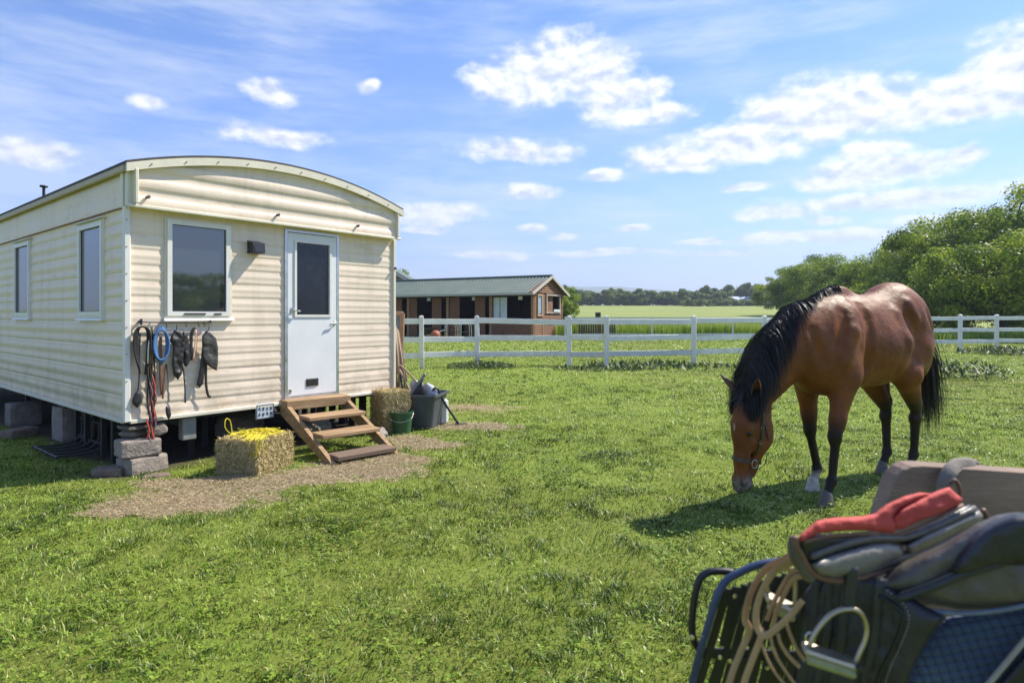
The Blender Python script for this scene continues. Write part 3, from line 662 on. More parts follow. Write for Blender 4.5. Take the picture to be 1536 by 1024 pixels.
block('concrete_block', 'concrete block at the foot of the stack under the near caravan corner', 'block', (q[0]+.01, q[1], -.02), (.34,.27,.165), au+.18, conc, 1, G1)
block('concrete_block', 'concrete block on top of the stack under the near caravan corner', 'block', (q[0]-.02, q[1]-.02, .145), (.33,.27,.16), au-.08, conc, 2, G1)
block('packing_stone', 'flat grey stone packed between the top block and the caravan floor', 'stone', (q[0]-.08, q[1]+.03, .305), (.22,.22,.075), au+.3, stone, 3, bev=.03, amp=.01)
block('packing_stone', 'rounded stone wedged beside the flat one under the caravan corner', 'stone', (q[0]+.09, q[1]+.08, .305), (.18,.2,.12), au-.2, stone, 4, bev=.035, amp=.012)
block('timber_pad', 'thin wooden pad right under the caravan corner', 'timber', (q[0]-.02, q[1]+.04, .385), (.34,.24,.045), au+.1, MT('old_timber', (.12,.10,.08), .85, .3, 10, .5, 40), 5)
p = G(165, 712); block('loose_brick', 'hollow brown brick lying in the grass left of the block stack', 'brick', (p[0], p[1], -.01), (.25,.16,.085), .12, brick, 6)
p = G(212, 716); block('loose_brick', 'half buried brick in front of the block stack', 'brick', (p[0]+.1, p[1]+.05, -.04), (.22,.12,.06), .5, brick, 16)
q = WL(.22, 0, 0, 2.3)
block('concrete_block', 'tall pale concrete block standing on end farther along under the caravan side', 'block', (q[0], q[1], -.01), (.34,.30,.40), au+.1, conc, 7, G1)
q = WL(-.16, 0, 0, 2.85); block('loose_brick', 'broken brick lying beside the tall pale block', 'brick', (q[0], q[1], -.01), (.34,.20,.12), au+.5, brick, 8)
q = WL(.10, 0, 0, 3.9); block('concrete_block', 'dark block at the far left end under the caravan side', 'block', (q[0], q[1], -.01), (.34,.30,.30), au, stone, 9, G1)
q = WL(1.80, 0, 0, .62); block('boulder', 'big rounded grey stone behind the wooden steps', 'stone', (q[0]-.35, q[1]-.2, -.02), (.55,.36,.34), au, stone, 10, bev=.09, amp=.02, sub=12)
q = WL(2.05, .0, 0, .25); block('feed_sack', 'slumped grey sack on the ground behind the steps', 'sack', (q[0], q[1], -.02), (.50,.32,.26), au+.2, MT('sack_cloth', (.20,.18,.16), .95, .2, 10, .5, 60), 11, bev=.09, amp=.03, sub=14)
q = WL(2.25, .55, 0, .0); block('cloth_bag', 'crumpled pale cloth bag beside the upright hay bale', 'bag', (q[0]+.1, q[1]+.1, -.01), (.26,.14,.16), au+.4, MT('pale_cloth', (.34,.30,.26), .9, .2, 10, .6, 60), 12, bev=.05, amp=.03, sub=12)
# black metal hay rack lying under the side
def rack(name, label, org, seed):
    o = thing(name, label, 'rack', tuple(org), au+math.pi/2); m = MB()
    for i in range(5):
        xx = -.36+i*.18; m.tube(spline([(xx,-.22,.30),(xx,-.20,.10),(xx+.02,-.05,.03),(xx+.05,.22,.04)], 5), .011, 6)
    m.build('rib', darksteel, o, world=False)
    m = MB(); 
    for yy, zz in ((-.22,.30),(-.20,.10),(.20,.04)): m.tube([(-.40,yy,zz),(.42,yy,zz)], .014, 6)
    m.build('rail', darksteel, o, world=False); return o
q = WL(-.05, 0, .0, 1.45); rack('hay_rack', 'black metal hay rack lying on the soil under the caravan side', q, 1)

# ------------------------------------------------------------------ wooden steps
wood = MT('step_wood', (.20,.115,.05), .75, .25, 2.2, .6, 24, col2=(.47,.31,.165), stretch=(1.2,9,9))
wood2 = MT('dark_step_wood', (.13,.085,.055), .85, .25, 3, .4, 24, col2=(.20,.14,.095), stretch=(1,8,8))
so = WL(1.855, .03, 0); sang = au-R(7)
st = thing('wooden_steps', 'open wooden steps with three treads leading up to the caravan door', 'steps', tuple(so), sang)
SW = .70
def Sp(a, n, z): return (a, -n, z)       # local: x along the wall, -y outwards
def slat(m, a0, a1, n0, n1, z, th): m.box(((a0+a1)/2, -(n0+n1)/2, z-th/2), (a1-a0, n1-n0, th), None, .006)
for sgn in (-1, 1):
    m = MB(); a = sgn*SW/2; t_ = .022
    pr = [(.02,.50),(.10,.50),(1.26,-.01),(1.06,-.01),(.02,.36)]
    V = [Sp(a-t_, n_, z_) for n_, z_ in pr]+[Sp(a+t_, n_, z_) for n_, z_ in pr]
    m.add(V, [(0,1,2,3,4), (9,8,7,6,5)]+[(i, 5+i, 5+(i+1) % 5, (i+1) % 5) for i in range(5)]); m.build('stringer', wood, st, world=False)
inn = SW/2-.024
for n0, n1, z_, th_, mt_ in ((-.02,.20,.515,.10,wood),(.36,.62,.385,.04,wood),(.66,.92,.245,.04,wood),(.99,1.22,.085,.045,wood2)):
    m = MB(); slat(m, -inn-(.05 if z_ > .5 else 0), inn+(.05 if z_ > .5 else 0), n0, n1, z_, th_); m.build('tread', mt_, st, world=False)

# ------------------------------------------------------------------ hay bales
haym = leafmat('hay', [(.20,.14,.05),(.40,.30,.12),(.56,.45,.21),(.70,.60,.34)], None, trans=.1)
haycore = MT('hay_core', (.26,.19,.08), .95, .4, 25, 1, 60, col2=(.44,.34,.16), stretch=(1,1,1))
def bale(label, loc, size, rz, seed, n=9000, grp='hay bales by the caravan'):
    o = thing('hay_bale', label, 'hay bale', loc, rz, grp); rg = np.random.default_rng(seed)
    V, fs = rough_box((0,0,size[2]/2), size, 0, seed, bev=.025, sub=16, amp=.012); fastmesh('compressed_hay', V, fs, haycore, o, world=False)
    sx_, sy_, sz_ = size; ar = np.array([sy_*sz_, sy_*sz_, sx_*sz_, sx_*sz_, sx_*sy_]); f_ = rg.choice(5, n, p=ar/ar.sum()); a = rg.random(n)-.5; b = rg.random(n)-.5
    p = np.zeros((n, 3)); nr = np.zeros((n, 3)); ax_ = {0:(0,1),1:(0,-1),2:(1,1),3:(1,-1),4:(2,1)}
    for k, (d, s_) in ax_.items():
        mk = f_ == k; o1, o2_ = [i for i in range(3) if i != d]; p[mk, d] = s_*size[d]/2; p[mk, o1] = a[mk]*size[o1]; p[mk, o2_] = b[mk]*size[o2_]; nr[mk, d] = s_
    p[:,2] += sz_/2; t = rg.normal(0, 1, (n, 3)); t -= nr*(t*nr).sum(1, keepdims=True)*.85; t /= np.linalg.norm(t, axis=1, keepdims=True)
    L_ = (.03+.06*rg.random(n))[:, None]; w_ = np.cross(nr, t); w_ /= np.linalg.norm(w_, axis=1, keepdims=True)+1e-9; w_ *= (.0012+.0015*rg.random(n))[:, None]
    p = p*np.array([.985,.985,1])+nr*(.003+.010*rg.random(n))[:, None]; mid = p+nr*.006*rg.random((n,1)); bend = rg.normal(0, .01, (n, 3))
    V = np.stack([p-t*L_/2-w_, p-t*L_/2+w_, mid+bend+w_, mid+bend-w_, p+t*L_/2+w_, p+t*L_/2-w_], 1).reshape(-1, 3); V[:,2] = np.maximum(V[:,2], .004)
    k = np.arange(n)[:, None]*6; fastmesh('loose_stalks', V, [np.concatenate([k+np.array([0,1,2,3]), k+np.array([3,2,4,5])])], haym, o, world=False, attrs={'tint': np.repeat(rg.random(n), 6)})
    return o
p0 = G(385, 718); ax1 = G(438, 698)-p0; rzb = math.atan2(ax1[1], ax1[0]); dx_ = np.array([math.cos(rzb), math.sin(rzb)]); dy_ = np.array([-math.sin(rzb), math.cos(rzb)])
B1s = (.50, .42, .32); bc = p0[:2]+dx_*B1s[0]/2+dy_*B1s[1]/2
bale1 = bale('square hay bale with yellow twine heaped on top, in front of the caravan', (bc[0], bc[1], -.01), B1s, rzb, 3)
q = WL(2.86, .17, 0); bale('upright hay bale jammed under the caravan floor right of the steps', (q[0]+.0, q[1], -.01), (.34,.36,.50), au-.25, 4)
# yellow twine
tw = leafmat('yellow_twine', [(.55,.55,.02),(.85,.70,.03),(.90,.75,.10)], None, trans=.2, rough=.5)
rg = np.random.default_rng(9); o = thing('baler_twine', 'tangled heap of yellow baler twine lying on the hay bale', 'twine', (bc[0], bc[1], B1s[2]+.012), rzb)
m = MB(); tn = []
for i in range(120):
    c = np.array([rg.normal(.04, .085), rg.normal(0, .075), .008]); pts = [c]; a = rg.random()*6.28; 
    for k in range(8):
        a += rg.normal(0, .8); c = c+np.array([math.cos(a), math.sin(a), 0])*.025; c[2] = .006+.05*math.exp(-((c[0]-.02)**2+c[1]**2)/.02)*rg.random(); pts.append(c.copy())
    k0 = m.n; m.tube(spline(pts, 2), .0026, 3, cap=False); tn += [rg.random()]*(m.n-k0)
m.build('twine_heap', tw, o, world=False, attrs={'tint': tn})
m = MB(); tn = []
for i in range(34):
    c = np.array([-B1s[0]/2+.02+rg.random()*.04, -B1s[1]/2+.05+rg.normal(0,.05), .01]); e = c+np.array([rg.normal(-.045,.012), rg.normal(-.02,.035), -.05-.12*rg.random()]); k0 = m.n
    m.tube(spline([c+np.array([.08,.02,.02]), c, (c+e)/2+np.array([-.015,-.0,.02]), e], 3), .0018, 3, cap=False); tn += [rg.random()*.6]*(m.n-k0)
for i in range(3): 
    z0 = .05+.04*i; k0 = m.n; cx_, cy_ = -.20, .10
    if i == 0: m.tube(spline([(cx_+.16,cy_-.03,.02),(cx_+.08,cy_,.03),(cx_,cy_,.035),(cx_-.05,cy_+.02,.10),(cx_-.03,cy_+.03,.17),(cx_+.01,cy_+.02,.15),(cx_+.01,cy_,.05),(cx_-.02,cy_-.01,.02)], 5), .004, 5); tn += [.5]*(m.n-k0)
m.build('twine_end', tw, o, world=False, attrs={'tint': tn})
# ------------------------------------------------------------------ tack hanging on the rail
def lea(name, c, r=.5, v=.25, b=.3): return MT(name, c, r, v, 18, b, 70)
bl_l = lea('black_leather', (.018,.017,.018)); gr_l = lea('grey_leather', (.045,.043,.042)); tan_l = lea('tan_leather', (.17,.075,.035)); blue_r = MT('blue_rope', (.06,.16,.36), .7, .35, 60, .6, 200)
red_r = MT('red_cord', (.55,.06,.04), .7, .4, 50, .5, 200); blk_r = MT('black_rope', (.016,.016,.018), .65, .3, 60, .5, 200); multi = MT('mixed_cord', (.03,.10,.24), .7, 0, 38, .5, 150, col2=(.45,.12,.07), detail=2)
def wp(px, py, n=.06):
    """point on a plane n in front of the front wall seen at px,py"""
    d = np.array([(px-768)/F, 1.0]); t = (CO@NN+n)/(d@NN); x, y = d*t; return np.array([x, y, H-(py-HY)/F*y])
def hang(name, label, cat): 
    return thing(name, label, cat, tuple(WL(.4, .06, 0)), 0, 'tack hanging below the front window')
def strap(m, pts, w, n=.06, t=.004, sp=5):
    p = spline([wp(a, b, n+(c[0] if c else 0)) for a, b, *c in pts], sp); m.tube(p, w/2, 8, flat=t/(w/2) if False else .35, up=N3); return m
def puff(outline, fn, thick, name, mat, parent, cell=4.0, edge=12.0, back=True, nrm=None, wob=0.0, seed=0, smooth=True, wf_=None):
    wf_ = wf_ or (.10 if cell < 3.5 else .03)
    """cushioned sheet from a px outline; fn(px,py,d)-> world with d metres towards the viewer side"""
    o = np.array(outline, float)
    def inside(q):
        x, y = q[:,0], q[:,1]; r = np.zeros(len(q), bool); j = len(o)-1
        for i in range(len(o)):
            xi, yi = o[i]; xj, yj = o[j]; c = ((yi > y) != (yj > y)) & (x < (xj-xi)*(y-yi)/(yj-yi+1e-12)+xi); r ^= c; j = i
        return r
    def dist(q):
        d = np.full(len(q), 1e9)
        for i in range(len(o)):
            a = o[i]; b = o[(i+1) % len(o)]; ab = b-a; t = np.clip(((q-a)@ab)/(ab@ab+1e-9), 0, 1); d = np.minimum(d, np.linalg.norm(q-a-t[:, None]*ab, axis=1))
        return d
    lo = o.min(0)-cell; hi = o.max(0)+cell; nx_ = int((hi[0]-lo[0])/cell)+2; ny_ = int((hi[1]-lo[1])/cell)+2
    gx_, gy_ = np.meshgrid(lo[0]+np.arange(nx_)*cell, lo[1]+np.arange(ny_)*cell, indexing='ij'); q = np.stack([gx_.ravel(), gy_.ravel()], 1)
    ins = inside(q)
    # snap outside points near the border on to it
    def closest(q):
        bd = np.full(len(q), 1e9); bp_ = q.copy()
        for i in range(len(o)):
            a = o[i]; b = o[(i+1) % len(o)]; ab = b-a; t = np.clip(((q-a)@ab)/(ab@ab+1e-9), 0, 1); c = a+t[:, None]*ab; d = np.linalg.norm(q-c, axis=1); m_ = d < bd; bd[m_] = d[m_]; bp_[m_] = c[m_]
        return bp_
    insg = ins.reshape(nx_, ny_); cellin = insg[:-1,:-1] | insg[1:,:-1] | insg[1:,1:] | insg[:-1,1:]
    use = np.zeros((nx_, ny_), bool); use[:-1,:-1] |= cellin; use[1:,:-1] |= cellin; use[1:,1:] |= cellin; use[:-1,1:] |= cellin
    uf = use.ravel(); q2 = q.copy(); om = uf & ~ins; q2[om] = closest(q[om]); id_ = np.full(len(q), -1); id_[uf] = np.arange(uf.sum()); qs = q2[uf]; d = dist(qs)
    hgt = np.sqrt(np.clip(1-(1-np.clip(d/edge, 0, 1))**2, 0, 1)); wv = wob*(fbm(qs[:,0]*wf_+seed, qs[:,1]*wf_, 1, seed, 3)-.5)*np.clip(d/edge, 0, 1) if wob else 0
    Fv = np.array([fn(a, b, thick*h+w_) for a, b, h, w_ in zip(qs[:,0], qs[:,1], hgt, np.broadcast_to(wv, hgt.shape))]); Bv = np.array([fn(a, b, -thick*.5*h) for a, b, h in zip(qs[:,0], qs[:,1], hgt)])
    ci = np.argwhere(cellin); ig = id_.reshape(nx_, ny_); Q = np.stack([ig[ci[:,0], ci[:,1]], ig[ci[:,0]+1, ci[:,1]], ig[ci[:,0]+1, ci[:,1]+1], ig[ci[:,0], ci[:,1]+1]], 1)
    n_ = len(qs); V = np.vstack([Fv, Bv]); QB = Q[:, ::-1]+n_
    # rim points of both sheets coincide (height 0), so the cushion closes by itself
    return fastmesh(name, V, [Q, QB], mat, parent, smooth=smooth)
def wf(n0): return lambda a, b, d: wp(a, b, n0+d)
o = hang('rope_reins', 'coil of black rope reins with a leather flap, first from the left on the rail', 'reins')
m = MB()
for i in range(5):
    w_ = 6+i*1.6; m.tube(spline([wp(213-w_*.5, 560-i*3, .05+.006*i), wp(213-w_, 520, .05+.006*i), wp(212-w_*.7, 496, .055+.006*i), wp(214, 490, .06+.005*i), wp(217+w_*.6, 497, .055+.006*i), wp(216+w_*.8, 525, .05+.006*i), wp(216+w_*.3, 562-i*2, .05)], 6), .008, 6)
m.tube(spline([wp(210, 500, .05), wp(209, 560, .05), wp(207, 585, .05), wp(205, 595, .05)], 5), .007, 6); m.build('coil', blk_r, o, smooth=True)
puff([(206,585),(212,590),(213,602),(206,612),(199,606),(198,600),(202,590)], wf(.05), .012, 'flap', bl_l, o, 2.5, 5)
o = hang('lead_rope', 'bright blue rope coil with brown straps below, second on the rail', 'rope')
m = MB()
for i in range(4):
    w_ = 8+i*1.2; c_ = 242; m.tube(spline([wp(c_+w_*math.sin(a), 517-(27-i*1.5)*math.cos(a), .055+.011*i*.6) for a in np.linspace(0, 2*math.pi, 14)], 4), .0105, 7, cap=False)
m.build('coil', blue_r, o, smooth=True)
m = MB(); strap(m, [(231,500),(228,540),(227,545)], .02); strap(m, [(241,505),(241,560),(243,592)], .026, .05); strap(m, [(249,545),(246,575),(244,598)], .016, .055); strap(m, [(235,535),(228,541),(225,560),(226,580)], .018, .045); m.build('strap', tan_l, o, smooth=True)
m = MB(); m.tube(spline([wp(250,545,.06), wp(252,570,.055), wp(252,602,.055)], 5), .0045, 6); m.build('cord', blk_r, o); puff([(250,608),(255,612),(257,622),(253,630),(249,622),(248,612)], wf(.055), .01, 'tassel', bl_l, o, 2, 4)
o = hang('braided_cord', 'long red, blue and brown braided cords hanging down past the caravan floor', 'cord')
m = MB(); rg = np.random.default_rng(4)
for i in range(5): 
    x0 = 222+i*2.0; m.tube(spline([wp(x0+rg.normal(0,1.5)+(y-490)*.012, y, .05+.006*(i % 3)+rg.normal(0,.003)) for y in (490,520,550,575,600,625,640)], 5), .0065, 6)
m.build('cord', blk_r, o, smooth=True)
for mt_, x0, y0, y1, sd0 in ((multi,226,560,662,1),(red_r,230,565,678,2),(tan_l,228,545,676,3),(red_r,222,630,672,4),(multi,232,585,640,5),(tan_l,233,600,680,6)):
    rg = np.random.default_rng(sd0); m = MB(); ys_ = np.linspace(y0, y1, 9); m.tube(spline([wp(x0+2.2*math.sin(y*.16+sd0*1.3)-(y-600)*.02, y, .062+.008*math.cos(y*.16+sd0)) for y in ys_], 5), .0075, 6); m.build('cord', mt_, o, smooth=True)
m = MB(); strap(m, [(222,486),(226,490),(226,500),(223,520),(222,545)], .014, .07); m.build('snap_hook', chrome, o)
o = hang('leather_boots', 'pair of crumpled black leather boots with a thin tail strap, hanging mid rail', 'boots')
puff([(256,505),(262,494),(270,497),(275,503),(278,515),(276,540),(273,560),(267,570),(260,562),(258,545),(260,520),(255,512)], wf(.055), .016, 'flap', bl_l, o, 2, 4, wob=.05, seed=2)
puff([(272,505),(276,495),(281,503),(285,520),(286,540),(280,550),(275,548),(276,530)], wf(.05), .014, 'flap', bl_l, o, 2, 4, wob=.05, seed=3)
m = MB(); strap(m, [(274,545),(277,575),(278,604)], .014); m.build('strap', bl_l, o, smooth=True); m = MB(); m.tube(spline([wp(265,486,.06), wp(265,495,.07)], 3), .004, 5); m.build('hook', bl_l, o, smooth=True)
o = hang('leather_headband', 'narrow black and cream padded strap with a red edge, hanging beside the grey flap', 'strap')
m = MB(); strap(m, [(290,494),(287,505),(287,530),(289,540)], .030, .05); strap(m, [(286,500),(290,493),(293,492)], .02, .055); m.build('black_strap', bl_l, o, smooth=True)
m = MB(); strap(m, [(294,494),(293,515),(290,540)], .016, .06); m.build('cream_strap', MT('cream_leather', (.55,.42,.27), .6, .2, 20), o, smooth=True)
m = MB(); strap(m, [(296.5,497),(295,520),(292,545)], .006, .064); m.build('red_edge', red_r, o, smooth=True)
o = hang('saddle_flap', 'large dark grey leather flap with two black straps, last on the right of the rail', 'saddle flap')
puff([(303,504),(309,496),(315,498),(324,507),(327,520),(327,545),(325,556),(316,551),(308,545),(304,535),(303,520)], wf(.065), .010, 'flap', gr_l, o, 2, 3, wob=.04, seed=5)
puff([(303,520),(309,542),(305,575),(300,581),(295,577),(300,550)], wf(.05), .008, 'flap', bl_l, o, 2.5, 3)
m = MB(); strap(m, [(309,545),(309,575),(312,592),(316,595)], .026, .05); m.build('strap', bl_l, o, smooth=True); m = MB(); m.tube(spline([wp(312,486,.06), wp(314,490,.075), wp(311,497,.08), wp(306,502,.08)], 5), .004, 6); m.build('hook', bl_l, o, smooth=True)

# ------------------------------------------------------------------ tub and things by the caravan's right hand corner
grp_m = MT('grey_tub_plastic', (.055,.062,.07), .5, .2, 4, .1, 30, col2=(.085,.095,.105)); grn = MT('green_bucket_plastic', (.035,.10,.045), .4, .2, 6, .05, 30)
tx, ty = -1.17, 7.95
o = thing('plastic_tub', 'large grey square plastic tub full of tools and scrap beside the caravan', 'tub', (tx-.04, ty, 0), R(-12)); o.scale = (1,1,.87); m = MB()
def rsq(hw, z, r=.07, n=5):
    out = []
    for cx_, cy_, a0 in ((1,1,0),(-1,1,90),(-1,-1,180),(1,-1,270)):
        for k in range(n): a = R(a0+90*k/(n-1)); out.append((cx_*(hw-r)+r*math.cos(a), cy_*(hw-r)*.9+r*math.sin(a), z))
    return out
prf = [rsq(.01,.02,.005), rsq(.25,.0), rsq(.31,.46), rsq(.335,.465), rsq(.335,.50), rsq(.315,.50), rsq(.30,.46), rsq(.24,.04), rsq(.01,.04,.005)]
k = len(prf[0]); m.add(np.array(prf).reshape(-1, 3), [(i*k+j, i*k+(j+1) % k, (i+1)*k+(j+1) % k, (i+1)*k+j) for i in range(len(prf)-1) for j in range(k)])
m.build('tub_body', grp_m, o, world=False)
m = MB(); m.tube(spline([(-.33,.1,.47),(-.37,.08,.44),(-.37,-.06,.44),(-.33,-.08,.47)], 4), .01, 6); m.build('handle', grp_m, o, world=False)
bx, by = -1.33, 7.42
o = thing('bucket', 'small green bucket standing in front of the grey tub', 'bucket', (bx, by, 0), 0); m = MB()
m.lathe((0,0,0), [(0,.0),(.098,.0),(.13,.24),(.140,.245),(.142,.27),(.132,.272),(.126,.25),(.094,.012),(0,.012)], 28); m.build('bucket_body', grn, o, smooth=False, world=False)
m = MB(); m.tube(spline([(-.14,0,.25),(-.12,-.10,.19),(0,-.145,.16),(.12,-.10,.19),(.14,0,.25)], 5), .003, 6); m.build('handle', steel if 'steel' in globals() else chrome, o, world=False)
o = thing('jerrycan', 'white plastic canister standing just right of the grey tub', 'canister', (-.92, 8.12, 0), .3); m = MB()
m.box((0,0,.17), (.13,.22,.34), None, .035); m.build('canister_body', MT('white_hdpe', (.62,.62,.58), .45, .1, 6), o, world=False); m = MB(); m.lathe((0,.06,.34), [(.03,0),(.03,.035),(0,.037)], 12); m.build('cap', blackp, o, world=False)
# contents of the tub, each a thing
tg_ = 'odds and ends standing in the grey tub'
def loose(name, label, cat, fn, mat, smooth=True, grp=tg_):
    m = MB(); fn(m); ob = m.build(name, mat, smooth=smooth); return tag(ob, label, cat, grp)
T0 = lambda px, py, dy=0.0: P(px, py, ty+dy)
handw = MT('pale_handle_wood', (.30,.22,.14), .6, .2, 12, .2, 40); darkw = MT('dark_pole_wood', (.12,.065,.035), .7, .25, 12, .3, 40, col2=(.22,.12,.065)); clay = MT('white_rag_cloth', (.55,.56,.58), .9, .15, 8, .4, 30)
loose('tool_handle', 'long pale bent handle rising left out of the grey tub', 'handle', lambda m: m.tube(spline([T0(640,592), T0(618,565), T0(603,550), T0(595,545,.1)], 5), .012, 8), handw)
loose('tool_handle', 'second bent handle just below the longest one in the tub', 'handle', lambda m: m.tube(spline([T0(622,600,-.1), T0(612,580,-.05), T0(602,560), T0(598,552,.05)], 5), .013, 8), handw)
loose('tool_handle', 'dark thin handle lowest of those leaning left from the tub', 'handle', lambda m: m.tube(spline([T0(614,602,-.1), T0(605,585,-.05), T0(600,562)], 5), .011, 8), darksteel)
def shoe(m): m.bar(T0(608,600,-.18), T0(635,566,-.1), .09, .035, bev=.012); m.bar(T0(630,573,-.12), T0(638,560,-.1), .075, .03, bev=.012)
loose('plastic_scoop', 'grey flat scoop sticking up diagonally from the tub', 'scoop', shoe, MT('scoop_grey', (.13,.14,.15), .4, .2, 12), False)
ob = puff([(634,582),(640,573),(650,578),(656,586),(660,595),(648,598),(636,597)], lambda a, b, d: P(a, b, ty-.05-d), .05, 'rag', clay, None, 2.5, 7, wob=.05, seed=3); tag(ob, 'bundled white rag lying on top of the tub contents', 'rag', tg_)
ob = puff([(612,592),(622,580),(634,572),(640,585),(643,598),(620,602)], lambda a, b, d: P(a, b, ty-.12-d), .05, 'black_boot', blackp, None, 2.5, 7, wob=.06, seed=8); tag(ob, 'crumpled black rubber boot wedged in the middle of the tub', 'boot', tg_)
ob = puff([(614,575),(622,568),(628,572),(626,582),(618,588)], lambda a, b, d: P(a, b, ty+.05-d), .03, 'plastic_bag', clay, None, 2.5, 5, wob=.05, seed=9); tag(ob, 'small white plastic bag behind the scoop in the tub', 'bag', tg_)
q = G(688, 637)
o = thing('walking_stick', 'black hooked stick leaning on the right side of the grey tub', 'stick', tuple(q), 0); m = MB()
m.tube(spline([q+[0,0,.01], P(668,606,7.95), P(660,590,7.9), P(657,584,7.88), P(652,582,7.86), P(649,586,7.85)], 5), .015, 8); m.build('shaft', darksteel, o, smooth=True)
m = MB(); m.bar(q+np.array([-.05,0,.012]), q+np.array([.11,0,.012]), .05, .022, bev=.006); m.build('foot', darksteel, o)
# poles and frame leaning on the caravan's end wall
eg = 'poles leaning on the right hand end of the caravan'
e0 = WL(Wd+.07, .0, 0)
labs = ['reddish brown pole leaning closest to the caravan corner','pale brown pole second from the caravan corner','brown pole in the middle of the leaning bundle','darker brown pole fourth from the caravan corner','thin rusty pole farthest from the caravan corner']
for i, lb in enumerate(labs):
    a = WL(Wd+.10+.045*i, -.02+.03*(i % 2), 0); b = WL(Wd+.055+.02*i, -.06, 1.34-.03*i)
    loose('wooden_pole', lb, 'pole', lambda m: m.tube([a, (a+b)/2+np.array([.008*i,0,0]), b], .018-.001*i, 8), darkw if i % 2 == 0 else handw, grp=eg)
o = thing('window_frame', 'old brown window frame leaning upright against the caravan end', 'window frame', tuple(WL(Wd+.2, -.25, 0)), 0)
a = P(588, 590, 8.5); m = MB(); A1 = P(588,470,8.5); B1 = P(604,470,8.42); B0 = P(598,600,8.42); A0 = P(583,602,8.5)
A0[2] = B0[2] = .0; M1 = A1*.45+A0*.55; M2 = B1*.45+B0*.55
for p_, q_ in ((A0,A1),(B0,B1),(A1,B1),(M1,M2),(A0,B0)): m.bar(p_, q_, .05, .05, up=(.2,1,.1))
m.build('frame', MT('brown_frame', (.20,.13,.085), .7, .2, 10, .2, 40), o); m = MB(); m.add([A1+[0,.01,0], B1+[0,.01,0], M2+[0,.01,0], M1+[0,.01,0]], [(0,1,2,3)]); m.build('pane', MT('blue_pane', (.05,.08,.13), .1, .3, 4), o)
o = thing('fence_stake', 'thin green electric fence stake with a dark blue insulator by the caravan end', 'stake', tuple(G(603, 585)), 0); m = MB(); q = G(603, 585); m.tube([q, q+np.array([.0,0,1.1])], .008, 6); m.build('rod', MT('green_rod', (.10,.19,.09), .5, .2, 12), o)
m = MB(); m.lathe(q+np.array([0,0,.42]), [(.0,-.035),(.03,-.03),(.022,-.01),(.04,0),(.022,.01),(.03,.03),(0,.035)], 12); m.build('insulator', MT('blue_insulator', (.05,.08,.16), .4), o)

# ------------------------------------------------------------------ fences
whitew = MT('white_fence_paint', (.66,.66,.63), .5, .07, 2.2, .15, 30, col2=(.82,.82,.81), stretch=(1,1,.5)); nn, ll, pb = nodes(whitew); tcg = nd('ShaderNodeTexCoord'); old = pb.inputs['Base Color'].links[0].from_socket; sz_ = nd('ShaderNodeSeparateXYZ'); ll.new(tcg.outputs['Object'], sz_.inputs[0])
g_ = nd('ShaderNodeMath', operation='MULTIPLY'); ll.new(mrg(sz_.outputs[2], 0, .5, 1, .12), g_.inputs[0]); ll.new(mrg(nz(5, 8, .75), .42, .62), g_.inputs[1])
ll.new(mixc_(mrg(g_.outputs[0], 0, 1, 0, .75), old, (.20, .23, .12)), pb.inputs['Base Color'])
whitew2 = MT('weathered_white', (.56,.57,.58), .6, .12, 6, .2, 30)
fence = thing('paddock_fence', 'white three rail fence running across the middle of the paddock', 'fence', (0, 17, 0), 0)
posts = [(-5.2,15.9),(-3.9,16.2),(-2.44,16.55),(-.99,17.4),(1.64,17.6),(2.65,17.2),(5.36,18.1),(7.9,19.2),(10.3,20.6),(13.0,22.4),(15.3,23.6),(17.9,24.5),(19.75,25.0),(22.2,25.4),(24.8,25.8)]
for i, (x, y) in enumerate(posts):
    z = float(terrain(x, y)); hgt = 1.42+.0*(y-17)+(.05 if y > 22 else 0); m = MB(); m.box((x, y, z+hgt/2-.1), (.125,.125,hgt+.2), rotm('Z', .1+.05*math.sin(i*7))@rotm('X', .012*math.sin(i*3.7))@rotm('Y', .012*math.cos(i*5.1)), .012); m.lathe((x,y,z+hgt), [(0,.02),(.07,.004),(.07,-.01)], 4, rotm('Z', R(45)+.1)); m.build('post', whitew, fence)
for i in range(len(posts)-1):
    a, b = np.array(posts[i]), np.array(posts[i+1]); d = (b-a)/np.linalg.norm(b-a); rg = np.random.default_rng(i)
    for zz in (1.27, .80, .35):
        m = MB(); za, zb = [zz+float(terrain(*p_))+(.06 if p_[1] > 22 else 0)+rg.normal(0, .014) for p_ in (a, b)]
        pa = np.array([*(a+d*.055), za]); pb_ = np.array([*(b-d*.055), zb]); off = np.array([0, -.03, 0]); m.bar(pa+off, pb_+off, .035, .15, bev=.005); m.build('rail', whitew if zz > .5 or i not in (4, 5) else whitew2, fence)
f2 = thing('thin_rail_fence', 'thin white post and rail fence in front of the tall grass', 'fence', (10, 34, 0), 0)
p2 = [(2.9+i*2.45, 33.5+i*.35+(.4 if i % 3 == 1 else 0)) for i in range(24)]
for x, y in p2:
    z = float(terrain(x, y)); m = MB(); m.box((x, y, z+.62), (.08,.08,1.5), None, .008); m.build('post', whitew2, f2)
for zz in (1.30, .38):
    for i in range(len(p2)-1):
        a, b = p2[i], p2[i+1]; m = MB(); m.bar((a[0]+.03, a[1], zz+float(terrain(*a))), (b[0]-.03, b[1], zz+float(terrain(*b))), .05, .09); m.build('rail', whitew2, f2)
o = thing('field_sign', 'small black board on a post above the fence near the stable end', 'sign', tuple(P(897, 485, 36)*[1,1,0]), 0); m = MB(); q = P(897, 473, 36); m.box(q, (.32,.04,.36), None, .01); m.build('board', blackp, o); m = MB()
